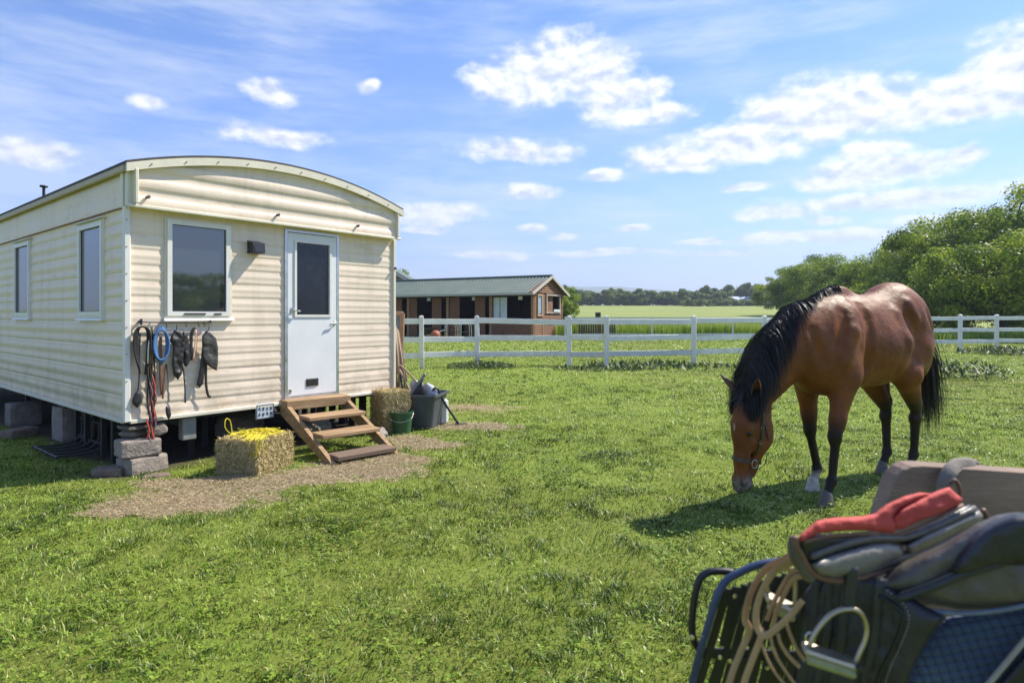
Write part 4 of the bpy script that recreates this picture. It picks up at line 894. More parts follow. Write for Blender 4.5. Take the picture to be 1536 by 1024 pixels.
m.tube([(q[0]-.1, q[1], 0), q+[-.1,0,0]], .03, 6); m.tube([(q[0]+.1, q[1], 0), q+[.1,0,0]], .03, 6); m.build('post', darksteel, o)
q = P(868, 480, 37); o = thing('brown_hurdle', 'dark brown slatted hurdle standing behind the fence right of the stable', 'hurdle', (q[0], q[1], 0), 0); m = MB()
for i in range(16): m.box((q[0]-.1+i*.15+.4, 39.3, .55), (.11,.03,1.0), None)
m.build('slats', MT('hurdle_wood', (.09,.06,.045), .85, .3, 10), o)

# ------------------------------------------------------------------ stable block
SA = np.array([1.34, 38.0]); sd1 = np.array([-.886, .463]); sd2 = np.array([.463, .886])      # near corner, along the front (left), along the gable (back right)
def ST(a, b, z): q = SA+sd1*a+sd2*b; return np.array([q[0], q[1], z])
S1 = np.array([*sd1, 0]); S2 = np.array([*sd2, 0])
stable = thing('stable_block', 'long brown timber stable block with open bays and a green tiled roof', 'stable', (SA[0], SA[1], 0), 0)
logw = bpy.data.materials.new('stained_boards'); logw.use_nodes = True; nn, ll, pb = nodes(logw)
tcg = nd('ShaderNodeTexCoord'); wv = nd('ShaderNodeTexWave'); wv.bands_direction = 'Z'; wv.inputs['Scale'].default_value = 2.4; wv.inputs['Distortion'].default_value = 1.2; wv.inputs['Detail'].default_value = 3; ll.new(tcg.outputs['Object'], wv.inputs[0])
ll.new(mixc_(mrg(wv.outputs['Fac'], .05, .35), (.035,.014,.008), mixc_(nz(2.5, 5), (.20,.085,.04), (.38,.18,.09))), pb.inputs['Base Color']); pb.inputs['Roughness'].default_value = .7
bp = nd('ShaderNodeBump'); bp.inputs['Distance'].default_value = .03; ll.new(wv.outputs['Fac'], bp.inputs['Height']); ll.new(bp.outputs[0], pb.inputs['Normal'])
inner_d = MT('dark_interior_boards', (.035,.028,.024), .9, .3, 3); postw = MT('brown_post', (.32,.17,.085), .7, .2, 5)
SL, SD_, SH = 15.5, 4.5, 2.92
def sbox(m, a0, a1, b0, b1, z0, z1): m.hexa([ST(a0,b0,z0), ST(a1,b0,z0), ST(a1,b1,z0), ST(a0,b1,z0), ST(a0,b0,z1), ST(a1,b0,z1), ST(a1,b1,z1), ST(a0,b1,z1)])
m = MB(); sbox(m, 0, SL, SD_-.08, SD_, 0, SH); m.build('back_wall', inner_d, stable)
# gable end with two openings (narrow b .5-.95, wide b 1.9-3.9)
m = MB(); 
for b0, b1, z0, z1 in ((0,.55,0,SH),(.55,1.15,0,1.55),(.55,1.15,2.72,SH),(1.15,1.9,0,SH),(1.9,4.0,0,1.75),(1.9,4.0,2.75,SH),(4.0,SD_,0,SH)): sbox(m, .0, .08, b0, b1, z0, z1)
m.build('gable_wall', logw, stable)
m = MB(); m.add([ST(-.05,-.55,SH+.0), ST(-.05,SD_+.55,SH+.0), ST(-.05,SD_/2,3.97), ST(.08,-.55,SH), ST(.08,SD_+.55,SH), ST(.08,SD_/2,3.97)], [(0,1,2), (5,4,3), (0,3,4,1), (1,4,5,2), (2,5,3,0)]); m.build('gable_boards', logw, stable)
whit = MT('white_joinery', (.68,.70,.72), .5, .1, 5); 
m = MB(); m.add([ST(-.02,.58,1.58), ST(-.02,1.12,1.58), ST(-.02,1.12,2.70), ST(-.02,.58,2.70)], [(0,1,2,3)]); w_ = m.build('window', MT('pale_pane', (.30,.42,.60), .15, .1, 1), stable)
m = MB()
for b0, b1, z0, z1 in ((.50,.58,1.5,2.78),(1.12,1.20,1.5,2.78),(.58,1.12,2.70,2.78),(.45,1.25,1.42,1.5)): sbox(m, -.08, -.005, b0, b1, z0, z1)
m.build('frame', MT('frame_tan', (.45,.35,.24), .6), w_)
m = MB()
for b0, b1, z0, z1 in ((1.82,1.92,1.7,2.85),(3.98,4.08,1.7,2.85),(1.92,3.98,2.75,2.85),(1.75,4.15,1.60,1.7)): sbox(m, -.08, -.005, b0, b1, z0, z1)
w_ = m.build('hatch_opening', MT('pale_trim', (.42,.36,.29), .6, .15, 5), stable); m = MB(); sbox(m, .12, .16, 1.9, 3.2, 1.75, 2.75); m.build('inner_shutter', logw, w_); m = MB(); sbox(m, -.12,-.08, 2.9, 3.9, 1.70, 1.86); m.build('ledge_box', whit, w_)
m = MB(); sbox(m, -.03, -.001, 1.28, 1.38, 0, SH); sbox(m, -.03, -.001, 4.42, 4.52, 0, SH); sbox(m, -.03, .1, -.02, .10, 0, SH); m.build('corner_post', postw, stable)
# front posts, half walls, partitions
for a in (.06, 3.05, 6.35, 9.6, 12.9, 15.4):
    m = MB(); sbox(m, a-.09, a+.09, -.06, .1, 0, SH-.25); m.build('post', postw, stable)
for a in (3.2, 6.5, 9.7, 13.0):
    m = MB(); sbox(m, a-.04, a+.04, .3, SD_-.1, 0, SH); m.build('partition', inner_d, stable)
m = MB(); sbox(m, .15, 2.96, -.02, .05, .25, 1.0); m.build('half_wall', logw, stable)
for a in (3.5, 5.45, 6.9, 8.9, 10.2): m = MB(); sbox(m, a, a+.75, .02, .09, 0, 2.65); m.build('wall_panel', logw, stable)
m = MB(); sbox(m, -.1, SL, -.04, .08, SH-.25, SH-.05); m.build('lintel', MT('dark_lintel', (.10,.075,.06), .8, .2, 4), stable)
m = MB(); sbox(m, 1.95, 2.92, .12, .17, 1.05, 2.62); dr_ = m.build('white_panel', MT('white_panel_paint', (.58,.62,.64), .5, .12, 2), stable); m = MB(); sbox(m, 2.42, 2.45, .10, .12, 1.05, 2.62); m.build('seam', inner_d, dr_)
for a, z in ((.9,2.45),(5.6,2.45),(4.3,2.45),(7.9,2.45)): m = MB(); sbox(m, a, a+.28, .2, .26, z, z+.22); m.build('notice_card', whit, stable)
for a in (4.4, 9.0): m = MB(); sbox(m, a, a+.9, .4, 1.1, 0, 1.15); m.build('manger', MT('manger_wood', (.10,.05,.03), .8, .3, 6), stable)
m = MB(); m.add([ST(0,0,.03), ST(SL,0,.03), ST(SL,SD_,.03), ST(0,SD_,.03)], [(0,1,2,3)]); m.build('floor', MT('stable_floor', (.12,.10,.08), .9, .3, 2), stable)
# roof of wavy green tiles
rg_m = MT('green_roof_tile', (.060,.092,.074), .6, .22, 1.2, .1, 20, col2=(.115,.15,.125))
ZR, OV = 4.02, .62
def slope(sg):
    m = MB(); na_, nb_ = 420, 16; V = []; half = SD_/2+OV
    for i in range(na_+1):
        a = -.25+(SL+.5)*i/na_
        for j in range(nb_+1):
            f_ = j/nb_; b = SD_/2+sg*half*f_; z = ZR-(ZR-SH+.10)*f_; z += .028*math.sin(a*2*math.pi/.25)-.022*((f_*8) % 1)
            V.append(ST(a, b, z))
    idx_ = np.arange(len(V)).reshape(na_+1, nb_+1); q = np.stack([idx_[:-1,:-1], idx_[1:,:-1], idx_[1:,1:], idx_[:-1,1:]], -1).reshape(-1, 4)
    return fastmesh('roof_slope', V, q, rg_m, stable, smooth=False)
slope(-1); slope(1)
m = MB(); m.tube([ST(-.28, SD_/2, ZR+.03), ST(SL+.25, SD_/2, ZR+.03)], .075, 8); m.build('ridge_cap', rg_m, stable)
m = MB(); m.bar(ST(-.26,-OV-.05,SH-.13), ST(SL,-OV-.05,SH-.13), .09, .13); m.build('gutter', MT('pale_gutter', (.42,.40,.36), .5), stable)
m = MB(); m.bar(ST(-.28,-OV-.06,SH-.13), ST(-.28,SD_/2+.0,ZR-.05), .06, .17); m.bar(ST(-.28,SD_/2,ZR-.05), ST(-.28,SD_+OV+.06,SH-.13), .06, .17); m.build('barge_board', MT('cream_barge', (.50,.46,.38), .5), stable)
# furniture standing under the stable roof
def tchair(label, px, Yd, sc_=1.0):
    q = P(px, 500, Yd); o = thing('tubular_chair', label, 'chair', (q[0], q[1], 0), .3, 'tubular metal chairs by the stable')
    m = MB()
    for y_ in (-.25, .25): m.tube(spline([(-.28,y_,0),(-.26,y_,.9),(-.15,y_,.98),(.30,y_,.92),(.34,y_,0)], 4), .025, 6)
    m.build('tube_frame', chrome, o, world=False); m = MB(); m.box((.05,0,.5), (.55,.5,.04)); m.build('seat', blackp, o, world=False)
tchair('chrome tubular chair standing in the grass before the second stable bay', 676, 35.5); tchair('chrome tubular chair to the right of the other one at the stable', 697, 35.3)
q = P(653, 498, 35.8); o = thing('rubber_ball', 'orange ball on the ground in front of the dark stable bay', 'ball', (q[0], q[1], 0)); m = MB(); m.lathe((0,0,.30), [(.30*math.sin(a), -.30*math.cos(a)) for a in np.linspace(0, math.pi, 13)], 18); m.build('shell', MT('orange_rubber', (.36,.10,.035), .6, .2, 6), o, smooth=True, world=False)
m = MB(); m.lathe((0,0,.59), [(.03,0),(.03,.015),(0,.016)], 10); m.build('valve', blackp, o, world=False)
q = P(643, 497, 36.2); o = thing('wheelbarrow', 'black wheelbarrow parked behind the orange ball', 'wheelbarrow', (q[0], q[1], 0), .2)
m = MB(); m.hexa([(-.35,-.22,.35),(.3,-.22,.35),(.3,.22,.35),(-.35,.22,.35),(-.55,-.33,.72),(.5,-.33,.72),(.5,.33,.72),(-.55,.33,.72)]); m.build('tray', blackp, o, world=False)
m = MB(); m.lathe((-.6,0,.2), [(.10,-.04),(.2,-.04),(.2,.04),(.10,.04),(.10,-.04)], 16, rotm('X', R(90))); m.build('wheel', blackp, o, world=False)
m = MB(); [m.tube([(-.6,s*.1,.2), (.3,s*.3,.38), (.95,s*.3,.62)], .02, 6) for s in (1,-1)]; [m.tube([(.3,s*.28,.38), (.38,s*.28,0)], .02, 6) for s in (1,-1)]; m.build('handle_frame', chrome, o, world=False)
# brick house gable behind the stable
hb_ = thing('brick_house', 'brick gable of a house rising behind the stable roof next to the caravan', 'house', (-9.5, 52, 0), 0)
bm_ = MT('brickwork', (.17,.10,.075), .9, .3, 8, .2, 20, col2=(.27,.17,.13)); q = P(588, 402, 52)
m = MB(); x0, x1, xm = -17.0, -8.9, -12.9
m.add([(x0,50,0),(x1,50,0),(x1,50,4.55),(xm,50,6.9),(x0,50,4.55),(x0,58,0),(x1,58,0),(x1,58,4.55),(xm,58,6.9),(x0,58,4.55)], [(0,1,2,3,4),(9,8,7,6,5),(1,6,7,2),(0,4,9,5)]); m.build('wall', bm_, hb_)
m = MB(); m.bar((xm,53.9,6.97), (x1+.45,53.9,4.42), 8.4, .12, up=(.5,0,.86)); m.bar((xm,53.9,6.97), (x0-.45,53.9,4.42), 8.4, .12, up=(-.5,0,.86)); rr_ = m.build('roof', rg_m, hb_)
m = MB(); m.bar((xm,49.66,6.83), (x1+.45,49.66,4.30), .08, .2, up=(.5,0,.86)); m.bar((xm,49.66,6.83), (x0-.45,49.66,4.30), .08, .2, up=(-.5,0,.86)); m.build('barge_board', MT('cream_barge2', (.50,.46,.38), .5), rr_)
# far polytunnels behind the hedge
for i, (px, w_) in enumerate(((1118, 7.5), (1146, 6.0))):
    q = P(px, 456, 262); o = thing('greenhouse', ['long pale greenhouse roof showing above the far hedge','shorter bluish greenhouse roof at the right end of the far hedge'][i], 'greenhouse', (q[0], q[1], float(terrain(q[0], q[1]))), .1, 'greenhouses beyond the far hedge')
    m = MB(); m.hexa([(-w_,-3,0),(w_,-3,0),(w_,3,0),(-w_,3,0),(-w_,-3,2.2),(w_,-3,2.2),(w_,3,2.2),(-w_,3,2.2)]); m.build('wall', MT('greenhouse_wall', (.35,.42,.5), .4), o, world=False)
    m = MB(); m.hexa([(-w_-.2,-3.3,2.2),(w_+.2,-3.3,2.2),(w_+.2,0,3.9),(-w_-.2,0,3.9),(-w_-.2,-3.3,2.35),(w_+.2,-3.3,2.35),(w_+.2,0,4.05),(-w_-.2,0,4.05)]); m.hexa([(-w_-.2,0.002,3.9),(w_+.2,0.002,3.9),(w_+.2,3.3,2.2),(-w_-.2,3.3,2.2),(-w_-.2,0.002,4.05),(w_+.2,0.002,4.05),(w_+.2,3.3,2.35),(-w_-.2,3.3,2.35)]); m.build('roof', MT('greenhouse_roof', (.55,.63,.78), .3), o, world=False)
# ------------------------------------------------------------------ trees
bark = MT('bark', (.045,.035,.026), .9, .3, 6, .8, 25)
leaf_near = leafmat('oak_leaves', [(.040,.080,.008),(.095,.165,.012),(.175,.260,.020),(.29,.37,.03),(.40,.45,.06)], None, trans=.48, rough=.5)
leaf_far = leafmat('far_leaves', [(.08,.12,.02),(.14,.20,.03),(.24,.30,.05)], None, trans=.4, rough=.6)
def tree_geo(seed, Ht, Rd, nleaf, lsz, tips=46, low=.16, flat=.8):
    rg = np.random.default_rng(seed); m = MB(); th = Ht*.32; r0 = Ht*.026
    tr = [np.array([0,0,-.2])]; 
    for k in range(1, 6): tr.append(np.array([rg.normal(0,.02)*Ht*k/5, rg.normal(0,.02)*Ht*k/5, Ht*.62*k/5]))
    tsp = spline(tr, 4); m.tube(tsp, np.linspace(r0, r0*.35, len(tsp)), 8)
    C = np.array([0,0,Ht*(low+(1-low)*.5)]); ends = []
    for i in range(tips):
        d = rg.normal(0, 1, 3); d /= np.linalg.norm(d); rr = (.45+.60*rg.random()**.7)*(1.0+.16*math.sin(3*math.atan2(d[1],d[0])+seed))
        c = C+d*np.array([Rd, Rd, Ht*(1-low)*.5])*rr*np.array([1,1,.93]); 
        ends.append(c)
        if i < 26:
            s_ = tsp[min(len(tsp)-1, int((.35+.6*rg.random())*len(tsp)))]; mid = s_*.5+c*.5+np.array([0,0,Ht*.03]); m.tube(spline([s_, mid, c], 3), np.linspace(r0*.38, r0*.06, 7), 5)
    ends = np.array(ends); w = .6+.8*rg.random(tips); k = rg.choice(tips, nleaf, p=w/w.sum()); R0 = Rd*(.15+.15*rg.random(tips))
    d = rg.normal(0, 1, (nleaf, 3)); d /= np.linalg.norm(d, axis=1, keepdims=True); rr = rg.random(nleaf)**.42; p = ends[k]+d*(R0[k]*rr)[:, None]*np.array([1.15,1.15,flat])
    # sub-clumping
    sub = ends[k]+np.round(d*2.2)/2.2*(R0[k]*.9)[:, None]*np.array([1.15,1.15,flat]); mk = rg.random(nleaf) < .62; p[mk] = sub[mk]+rg.normal(0, .045*Rd, (mk.sum(), 3))
    p[:,2] = np.maximum(p[:,2], Ht*.03)
    nrm_ = (p-ends[k])/(R0[k][:, None])*1.1+rg.normal(0, .55, (nleaf, 3))+np.array([0,0,.35]); a = np.cross(nrm_, rg.normal(0, 1, (nleaf, 3))); a /= np.linalg.norm(a, axis=1, keepdims=True); b = np.cross(a, nrm_); b /= np.linalg.norm(b, axis=1, keepdims=True)
    s_ = (lsz*(.5+rg.random(nleaf)))[:, None]; V = np.stack([p-a*s_, p+b*s_*.5, p+a*s_, p-b*s_*.5], 1).reshape(-1, 3)
    tint = np.clip(.25+.55*rg.random(tips)[k]+rg.normal(0, .16, nleaf), 0, 1)
    return (np.concatenate(m.V), m.Fc), (V, np.arange(nleaf*4).reshape(-1, 4), np.repeat(tint, 4))
def mk_tree(name, geo, mat, label, cat, loc, rz, scl, grp):
    o = thing(name, label, cat, loc, rz, grp); (tv, tf), (cv, cf, ti) = geo
    fastmesh('trunk', tv, tf, bark, o, smooth=True, world=False); fastmesh('crown', cv, cf, mat, o, world=False, attrs={'tint': ti}); o.scale = scl; return o
TG = 'broadleaf trees along the right side of the field'
protos = {}
def place(pk, label, px, Yd, ht, rx, rz, cat='tree', name=None, grp=TG, z=None):
    base_name, geo_args, mat, H0, R0 = pk
    x = (px-768)/F*Yd; zz = float(terrain(x, Yd)) if z is None else z; s_ = (rx/R0, rx/R0, ht/H0)
    if base_name not in protos:
        protos[base_name] = mk_tree(name or base_name.split('#')[0], tree_geo(*geo_args), mat, label, cat, (x, Yd, zz), rz, s_, grp); return protos[base_name]
    c = copy_tree(protos[base_name]); c.location = (x, Yd, zz); c.rotation_euler = (0, 0, rz); c.scale = s_; c['label'] = label; c['group'] = grp; return c
A = ('broadleaf_tree#a', (1, 10, 4.2, 42000, .11, 85, .10), leaf_near, 10, 4.2)
B = ('broadleaf_tree#b', (2, 10, 4.0, 38000, .11, 75, .12), leaf_near, 10, 4.0)
Cc = ('broadleaf_tree#c', (3, 8, 3.6, 32000, .10, 75, .04), leaf_near, 8, 3.6)
place(A, 'tallest tree at the right edge with a visible branching trunk', 1512, 44, 9.9, 4.6, .3)
place(B, 'large bright tree just left of the tallest one', 1432, 47, 9.4, 4.3, 1.2)
place(A, 'full round tree left of the large bright tree', 1372, 52, 8.9, 3.9, 2.1)
place(Cc, 'lighter tree with a loose outline above the horse rump', 1325, 60, 8.2, 3.6, .7)
place(B, 'rounded pale green tree behind the horse back', 1272, 74, 8.2, 4.4, 2.6)
place(Cc, 'dome shaped tree rising above the horse withers', 1238, 84, 9.2, 4.8, 4.0)
place(A, 'dark tree left of the dome shaped one', 1205, 96, 8.6, 4.6, 1.0)
place(B, 'last dark tree at the left end of the right hand row', 1178, 100, 7.4, 4.0, 5.0)
place(Cc, 'low spreading tree in front at the right edge by the fence', 1508, 37, 7.0, 3.6, 3.2)
place(Cc, 'bushy low tree under the large bright tree', 1440, 41, 6.0, 3.3, 1.9)
place(B, 'dark low tree filling the gap behind the horse tail', 1385, 45, 5.6, 3.2, .2)
place(Cc, 'small leafy tree half hidden behind the horse croup', 1335, 52, 4.2, 3.6, 5.1)
place(A, 'tree at the far right just outside the tallest crown', 1590, 46, 8.8, 4.4, 4.4)
place(B, 'low tree in the row behind the horse neck', 1290, 64, 4.2, 4.0, 4.4)
place(Cc, 'low dark tree at the back of the row near the field edge', 1225, 82, 4.2, 4.2, 2.4)
# small trees around the stable
SG = 'small trees beside the stable'
D = ('small_tree#d', (7, 5, 2.0, 7000, .10, 34, .12), leaf_near, 5, 2.0)
place(D, 'small green tree just right of the stable gable', 846, 52, 3.6, 1.0, 0, grp=SG); place(D, 'round topped tree peeping over the right eave of the stable', 846, 66, 4.6, 1.3, 2, grp=SG)
place(D, 'treetop showing beside the brick gable', 597, 62, 6.4, 1.4, 1, grp=SG)
# far tree line
FG = 'far tree line beyond the mown field'; Y0 = 262
Ft = [('far_tree#%d' % i, (20+i, 9, 4.4, 6500, .42, 30, .0, .95), leaf_far, 9, 4.4) for i in range(4)]
rg = np.random.default_rng(12); pxs = [861,873,885,899,912,925,939,952,966,979,992,1004,1016,1029,1042,1055,1066,1078,1090,1101,1112,1123,1134,1144,1155,1167,1180]
tops = [438,434,436,437,434,433,437,436,435,438,437,436,436,434,437,433,431,437,428,427,433,425,426,434,431,436,436]
ordn = ['first','second','third','fourth','fifth','sixth','seventh','eighth','ninth','tenth','eleventh','twelfth','thirteenth','fourteenth','fifteenth','sixteenth','seventeenth','eighteenth','nineteenth','twentieth','twenty-first','twenty-second','twenty-third','twenty-fourth','twenty-fifth','twenty-sixth','twenty-seventh']
for i, (px, tp) in enumerate(zip(pxs, tops)):
    Yd = Y0+rg.uniform(-6, 10); x = (px-768)/F*Yd; zz = float(terrain(x, Yd)); ht = H+(HY-tp)/F*Yd-zz
    place(Ft[i % 4], '%s far tree from the stable end in the hazy tree line' % ordn[i], px, Yd, ht, 3.9+1.5*rg.random(), rg.random()*6, grp=FG)
Hb = ('hedge_bush', (40, 3, 3.2, 2600, .26, 16, .0, .8), leaf_far, 3, 3.2)
for i, px in enumerate([1036,1052,1068,1085,1101,1118,1134,1150]):
    place(Hb, '%s clipped bush from the left in the far hedge before the greenhouses' % ordn[i], px, 236, 3.0-.2*(i % 2), 3.6, i*1.1, cat='bush', grp='bushes of the far hedge')
for i, px in enumerate([858, 848, 836]):
    place(Hb, ['pale bush at the left corner of the mown field','bush second from the field corner towards the stable','bush nearest the stable wall behind the fence'][i], px, [120,110,90][i], [2.4,2.4,2.2][i], 1.6, i, cat='bush', grp='bushes at the field corner')
# trees behind the camera that show in the window reflections
BG = 'trees behind the photographer reflected in the front window'
for i, (x, y, h_) in enumerate(((37,-10,5.0),(41,-17,5.6),(44,-5,4.6))):
    c = copy_tree(protos['broadleaf_tree#b']); c.location = (x, y, 0); c.rotation_euler = (0,0,i*2.0); c.scale = (1.15,1.15,h_/10); c['label'] = ['reflected tree nearest the paddock','reflected tree farthest behind','reflected tree level with the photographer'][i]; c['group'] = BG
# ------------------------------------------------------------------ horse
HC = np.array([2.945, 5.17, 0.0]); HD = np.array([-.836, -.549])
HRZ = math.atan2(HD[1], HD[0])
horse = thing('horse', 'bay brown horse with black mane and legs grazing head down on the paddock', 'horse', tuple(HC), HRZ)
horse.scale = (.98, .955, 1.0)
def rcone(p, a, b, ra, rb, ys=1.0, ydir=1):
    """distance to tapered capsule, y squeezed by ys"""
    a = np.array(a, float); b = np.array(b, float)
    if ys != 1.0:
        p = p.copy(); my = (a[1]+b[1])/2; p[...,1] = (p[...,1]-my)*ys+my
    ba = b-a; l2 = ba@ba; t = np.clip(((p-a)@ba)/l2, 0, 1)
    d = np.linalg.norm(p-a-t[...,None]*ba, axis=-1)-(ra+(rb-ra)*t)
    return d/(ys**.5)
def ell(p, c, r, M=None):
    q = p-np.array(c, float)
    if M is not None: q = q@M
    r = np.array(r, float); k = np.linalg.norm(q/r, axis=-1); k2 = np.linalg.norm(q/(r*r), axis=-1)+1e-9
    return k*(k-1)/k2
def smin(a, b, k): h = np.clip(.5+.5*(b-a)/k, 0, 1); return b+(a-b)*h-k*h*(1-h)
def smax(a, b, k): return -smin(-a, -b, k)
PR = []      # (kind, args, k, centre, reach)
def addc(a, b, ra, rb, k=.05, ys=1.0): 
    a = np.array(a, float); b = np.array(b, float); PR.append(('c', (a, b, ra, rb, ys), k, np.minimum(a, b)-max(ra, rb), np.maximum(a, b)+max(ra, rb)))
def adde(c, r, k=.05, M=None, sub=False):
    c = np.array(c, float); m = max(r); PR.append(('s' if sub else 'e', (c, r, M), k, c-m, c+m))
def both(fn):
    for s in (1, -1): fn(s)
RY = lambda a: rotm('Y', a)
# trunk
adde((.02,0,1.20), (.62,.285,.335), .05)
adde((-.12,0,1.14), (.42,.315,.315), .08)
addc((-.45,0,1.41), (.40,0,1.37), .215, .20, .08)
adde((.60,0,1.17), (.27,.235,.34), .08)
adde((.36,0,1.55), (.25,.045,.115), .06)
addc((-.55,0,1.60),(.15,0,1.50),.075,.045,.06)
adde((-.50,0,1.44), (.35,.25,.275), .08)
def f(s):
    adde((.56,s*.155,1.20), (.15,.10,.32), .05, RY(R(-22)))
    adde((.52,s*.190,1.02), (.12,.075,.15), .035)
    adde((.40,s*.205,1.22), (.10,.05,.22), .035, RY(R(-28)))

    adde((.78,s*.085,1.08), (.11,.10,.16), .05)
    adde((-.63,s*.145,1.22), (.235,.145,.36), .07, RY(R(12)))
    addc((-.55,s*.16,1.12), (-.40,s*.19,.92), .17, .115, .06, 1.2)
both(f)
# hind legs
def hind(s, hx, hy, hk):
    kn = (-.40, s*.18, .93); hock = (hk, hy*.6+s*.06, .57)
    addc(kn, (hock[0]+.03, hock[1], hock[2]+.05), .135, .065, .06, 1.25)
    addc((hock[0]-.03, hock[1], hock[2]+.07), (hock[0]+.02, hock[1], hock[2]-.06), .040, .053, .02, 1.1)
    addc((-.60, s*.13, .98), (hock[0]-.03, hock[1], hock[2]+.10), .08, .028, .05, 1.3)
    fe = (hx-.075, hy, .19)
    addc((hock[0]+.01, hock[1], hock[2]-.05), fe, .046, .034, .03, 1.15)
    addc((hock[0]-.012, hock[1], hock[2]-.05), (fe[0]-.02, fe[1], fe[2]+.03), .024, .02, .02)
    adde(fe, (.045,.04,.045), .02); adde((fe[0]-.035, fe[1], fe[2]-.02), (.022,.024,.03), .02)
    addc(fe, (hx, hy, .085), .033, .036, .02)
    LEGS.append((hx, hy))
LEGS = []
hind(1, -.645, .10, -.72); hind(-1, -.55, -.09, -.66)
def fore(s, el, kn, fe, hf):
    addc(el, (kn[0]*.75+el[0]*.25, kn[1]*.75+el[1]*.25, kn[2]*.75+el[2]*.25), .128, .060, .07, 1.2)
    addc((kn[0]*.7+el[0]*.3, kn[1]*.7+el[1]*.3, kn[2]*.7+el[2]*.3), kn, .064, .050, .04, 1.1)
    adde((kn[0]+.008, kn[1], kn[2]), (.050,.046,.065), .03)
    addc((kn[0], kn[1], kn[2]-.05), fe, .036, .029, .03, 1.1)
    addc((kn[0]-.02, kn[1], kn[2]-.06), (fe[0]-.025, fe[1], fe[2]+.02), .022, .019, .02)
    adde(fe, (.042,.038,.042), .02); adde((fe[0]-.032, fe[1], fe[2]-.02), (.022,.024,.03), .02)
    addc(fe, (hf[0], hf[1], .085), .031, .036, .02)
    LEGS.append(hf)
fore(1, (.56,.155,.93), (.705,.165,.505), (.755,.165,.175), (.815,.165)); fore(-1, (.58,-.155,.93), (.545,-.14,.505), (.46,-.13,.175), (.51,-.13))
# neck
NK = [((.58,0,1.27),.315,1.5),((.86,-.03,1.235),.265,1.62),((1.07,-.065,1.12),.225,1.6),((1.23,-.09,.97),.18,1.45),((1.36,-.09,.83),.125,1.25)]
for (a, ra, y0), (b, rb, y1) in zip(NK[:-1], NK[1:]): addc(a, b, ra, rb, .07, (y0+y1)/2)
adde((.68,0,.97), (.19,.15,.16), .08)
adde((.30,0,.98), (.35,.20,.14), .09)
# head frame
HO = np.array([1.42, -.075, .82]); HA = np.array([.13, -.03, -.99]); HA /= np.linalg.norm(HA)
fa = R(-17); HF = np.array([math.cos(fa), math.sin(fa), 0]); HF = HF-HA*(HF@HA); HF /= np.linalg.norm(HF); HS = np.cross(HF, HA); HS = -HS if HS[1] < 0 else HS
HM = np.stack([HF, HS, HA], 1)
def hp(f, s, t): return HO+HF*f+HS*s+HA*t
def hel(f, s, t, r, k=.03, sub=False): adde(hp(f, s, t), r, k, HM, sub)
def hco(a, b, ra, rb, k=.03): addc(hp(*a), hp(*b), ra, rb, k)
hel(.015,0,.10,(.115,.092,.15),.05)
hel(.03,0,.22,(.09,.098,.13),.04)
for s in (1,-1):
    hel(-.075,s*.048,.25,(.115,.042,.135),.035)
    hco((.075,s*.078,.185),(.06,s*.086,.225),.026,.024,.03)
    hco((.02,s*.085,.30),(.03,s*.045,.44),.022,.014,.03)
    hco((-.10,s*.035,.32),(-.055,s*.025,.54),.042,.026,.03)
    hel(.025,s*.036,.605,(.042,.034,.055),.02)
hco((.045,0,.20),(.030,0,.46),.078,.052,.04)
hco((.030,0,.44),(.018,0,.60),.052,.050,.03)
hel(-.01,0,.62,(.062,.056,.062),.03)
hel(.025,0,.655,(.035,.045,.03),.02)
hel(-.052,0,.615,(.032,.036,.036),.02)
for s in (1,-1):
    hel(.052,s*.048,.625,(.011,.012,.020),.008,True)
    hel(.064,s*.098,.245,(.018,.012,.014),.008,True)
hel(-.10,0,.10,(.08,.055,.12),.06)
def sdf(p):
    p = np.asarray(p, float); d = np.full(p.shape[:-1], 9.0)
    for kd, a, k, lo, hi in PR:
        if kd in ('c', 'sc'): q = rcone(p, *a)
        else: q = ell(p, *a)
        d = smax(d, -q, k) if kd in ('s', 'sc') else smin(d, q, k)
    return d
def grad(p, e=.004):
    g = np.stack([sdf(p+np.eye(3)[i]*e)-sdf(p-np.eye(3)[i]*e) for i in range(3)], -1); return g/(np.linalg.norm(g, axis=-1, keepdims=True)+1e-9)
def on_side(x, z, s):
    y = s*.75
    for _ in range(50): y -= s*float(np.clip(sdf(np.array([x, y, z])), -.02, .1))*.8
    return y
def crease(pts, r, dep, k, s, sub=True):
    P_ = [np.array([a, on_side(a, b, s), b]) for a, b in pts]; Gd = [grad(p) for p in P_]
    Q_ = [p+g*((r-dep) if sub else -(r-dep)) for p, g in zip(P_, Gd)]
    for a, b in zip(Q_[:-1], Q_[1:]): PR.append(('sc' if sub else 'c', (a, b, r, r, 1.0), k, np.minimum(a, b)-r, np.maximum(a, b)+r))
for s in (1, -1):
    crease([(.30,1.50),(.36,1.25),(.36,1.02)], .05, .012, .05, s)            # behind the shoulder
    crease([(.62,1.44),(.72,1.20)], .04, .009, .05, s)                       # in front of the blade
    crease([(-.30,1.40),(-.28,1.22),(-.34,1.02)], .06, .010, .06, s)         # flank hollow
    crease([(-.62,1.45),(-.80,1.18),(-.72,.98)], .04, .010, .05, s)          # hamstring line
    crease([(.95,1.30),(.86,1.08)], .04, .012, .05, s)
    crease([(.47,1.55),(.56,1.30),(.66,1.08)], .05, .010, .05, s, False)     # spine of the shoulder blade
    crease([(-.36,1.53),(-.42,1.40)], .045, .010, .05, s, False)             # point of the hip
    crease([(-.16,1.44),(-.20,1.22),(-.12,1.00)], .06, .006, .06, s, False)  # last rib
    crease([(-.34,1.02),(-.42,.90)], .05, .012, .05, s, False)
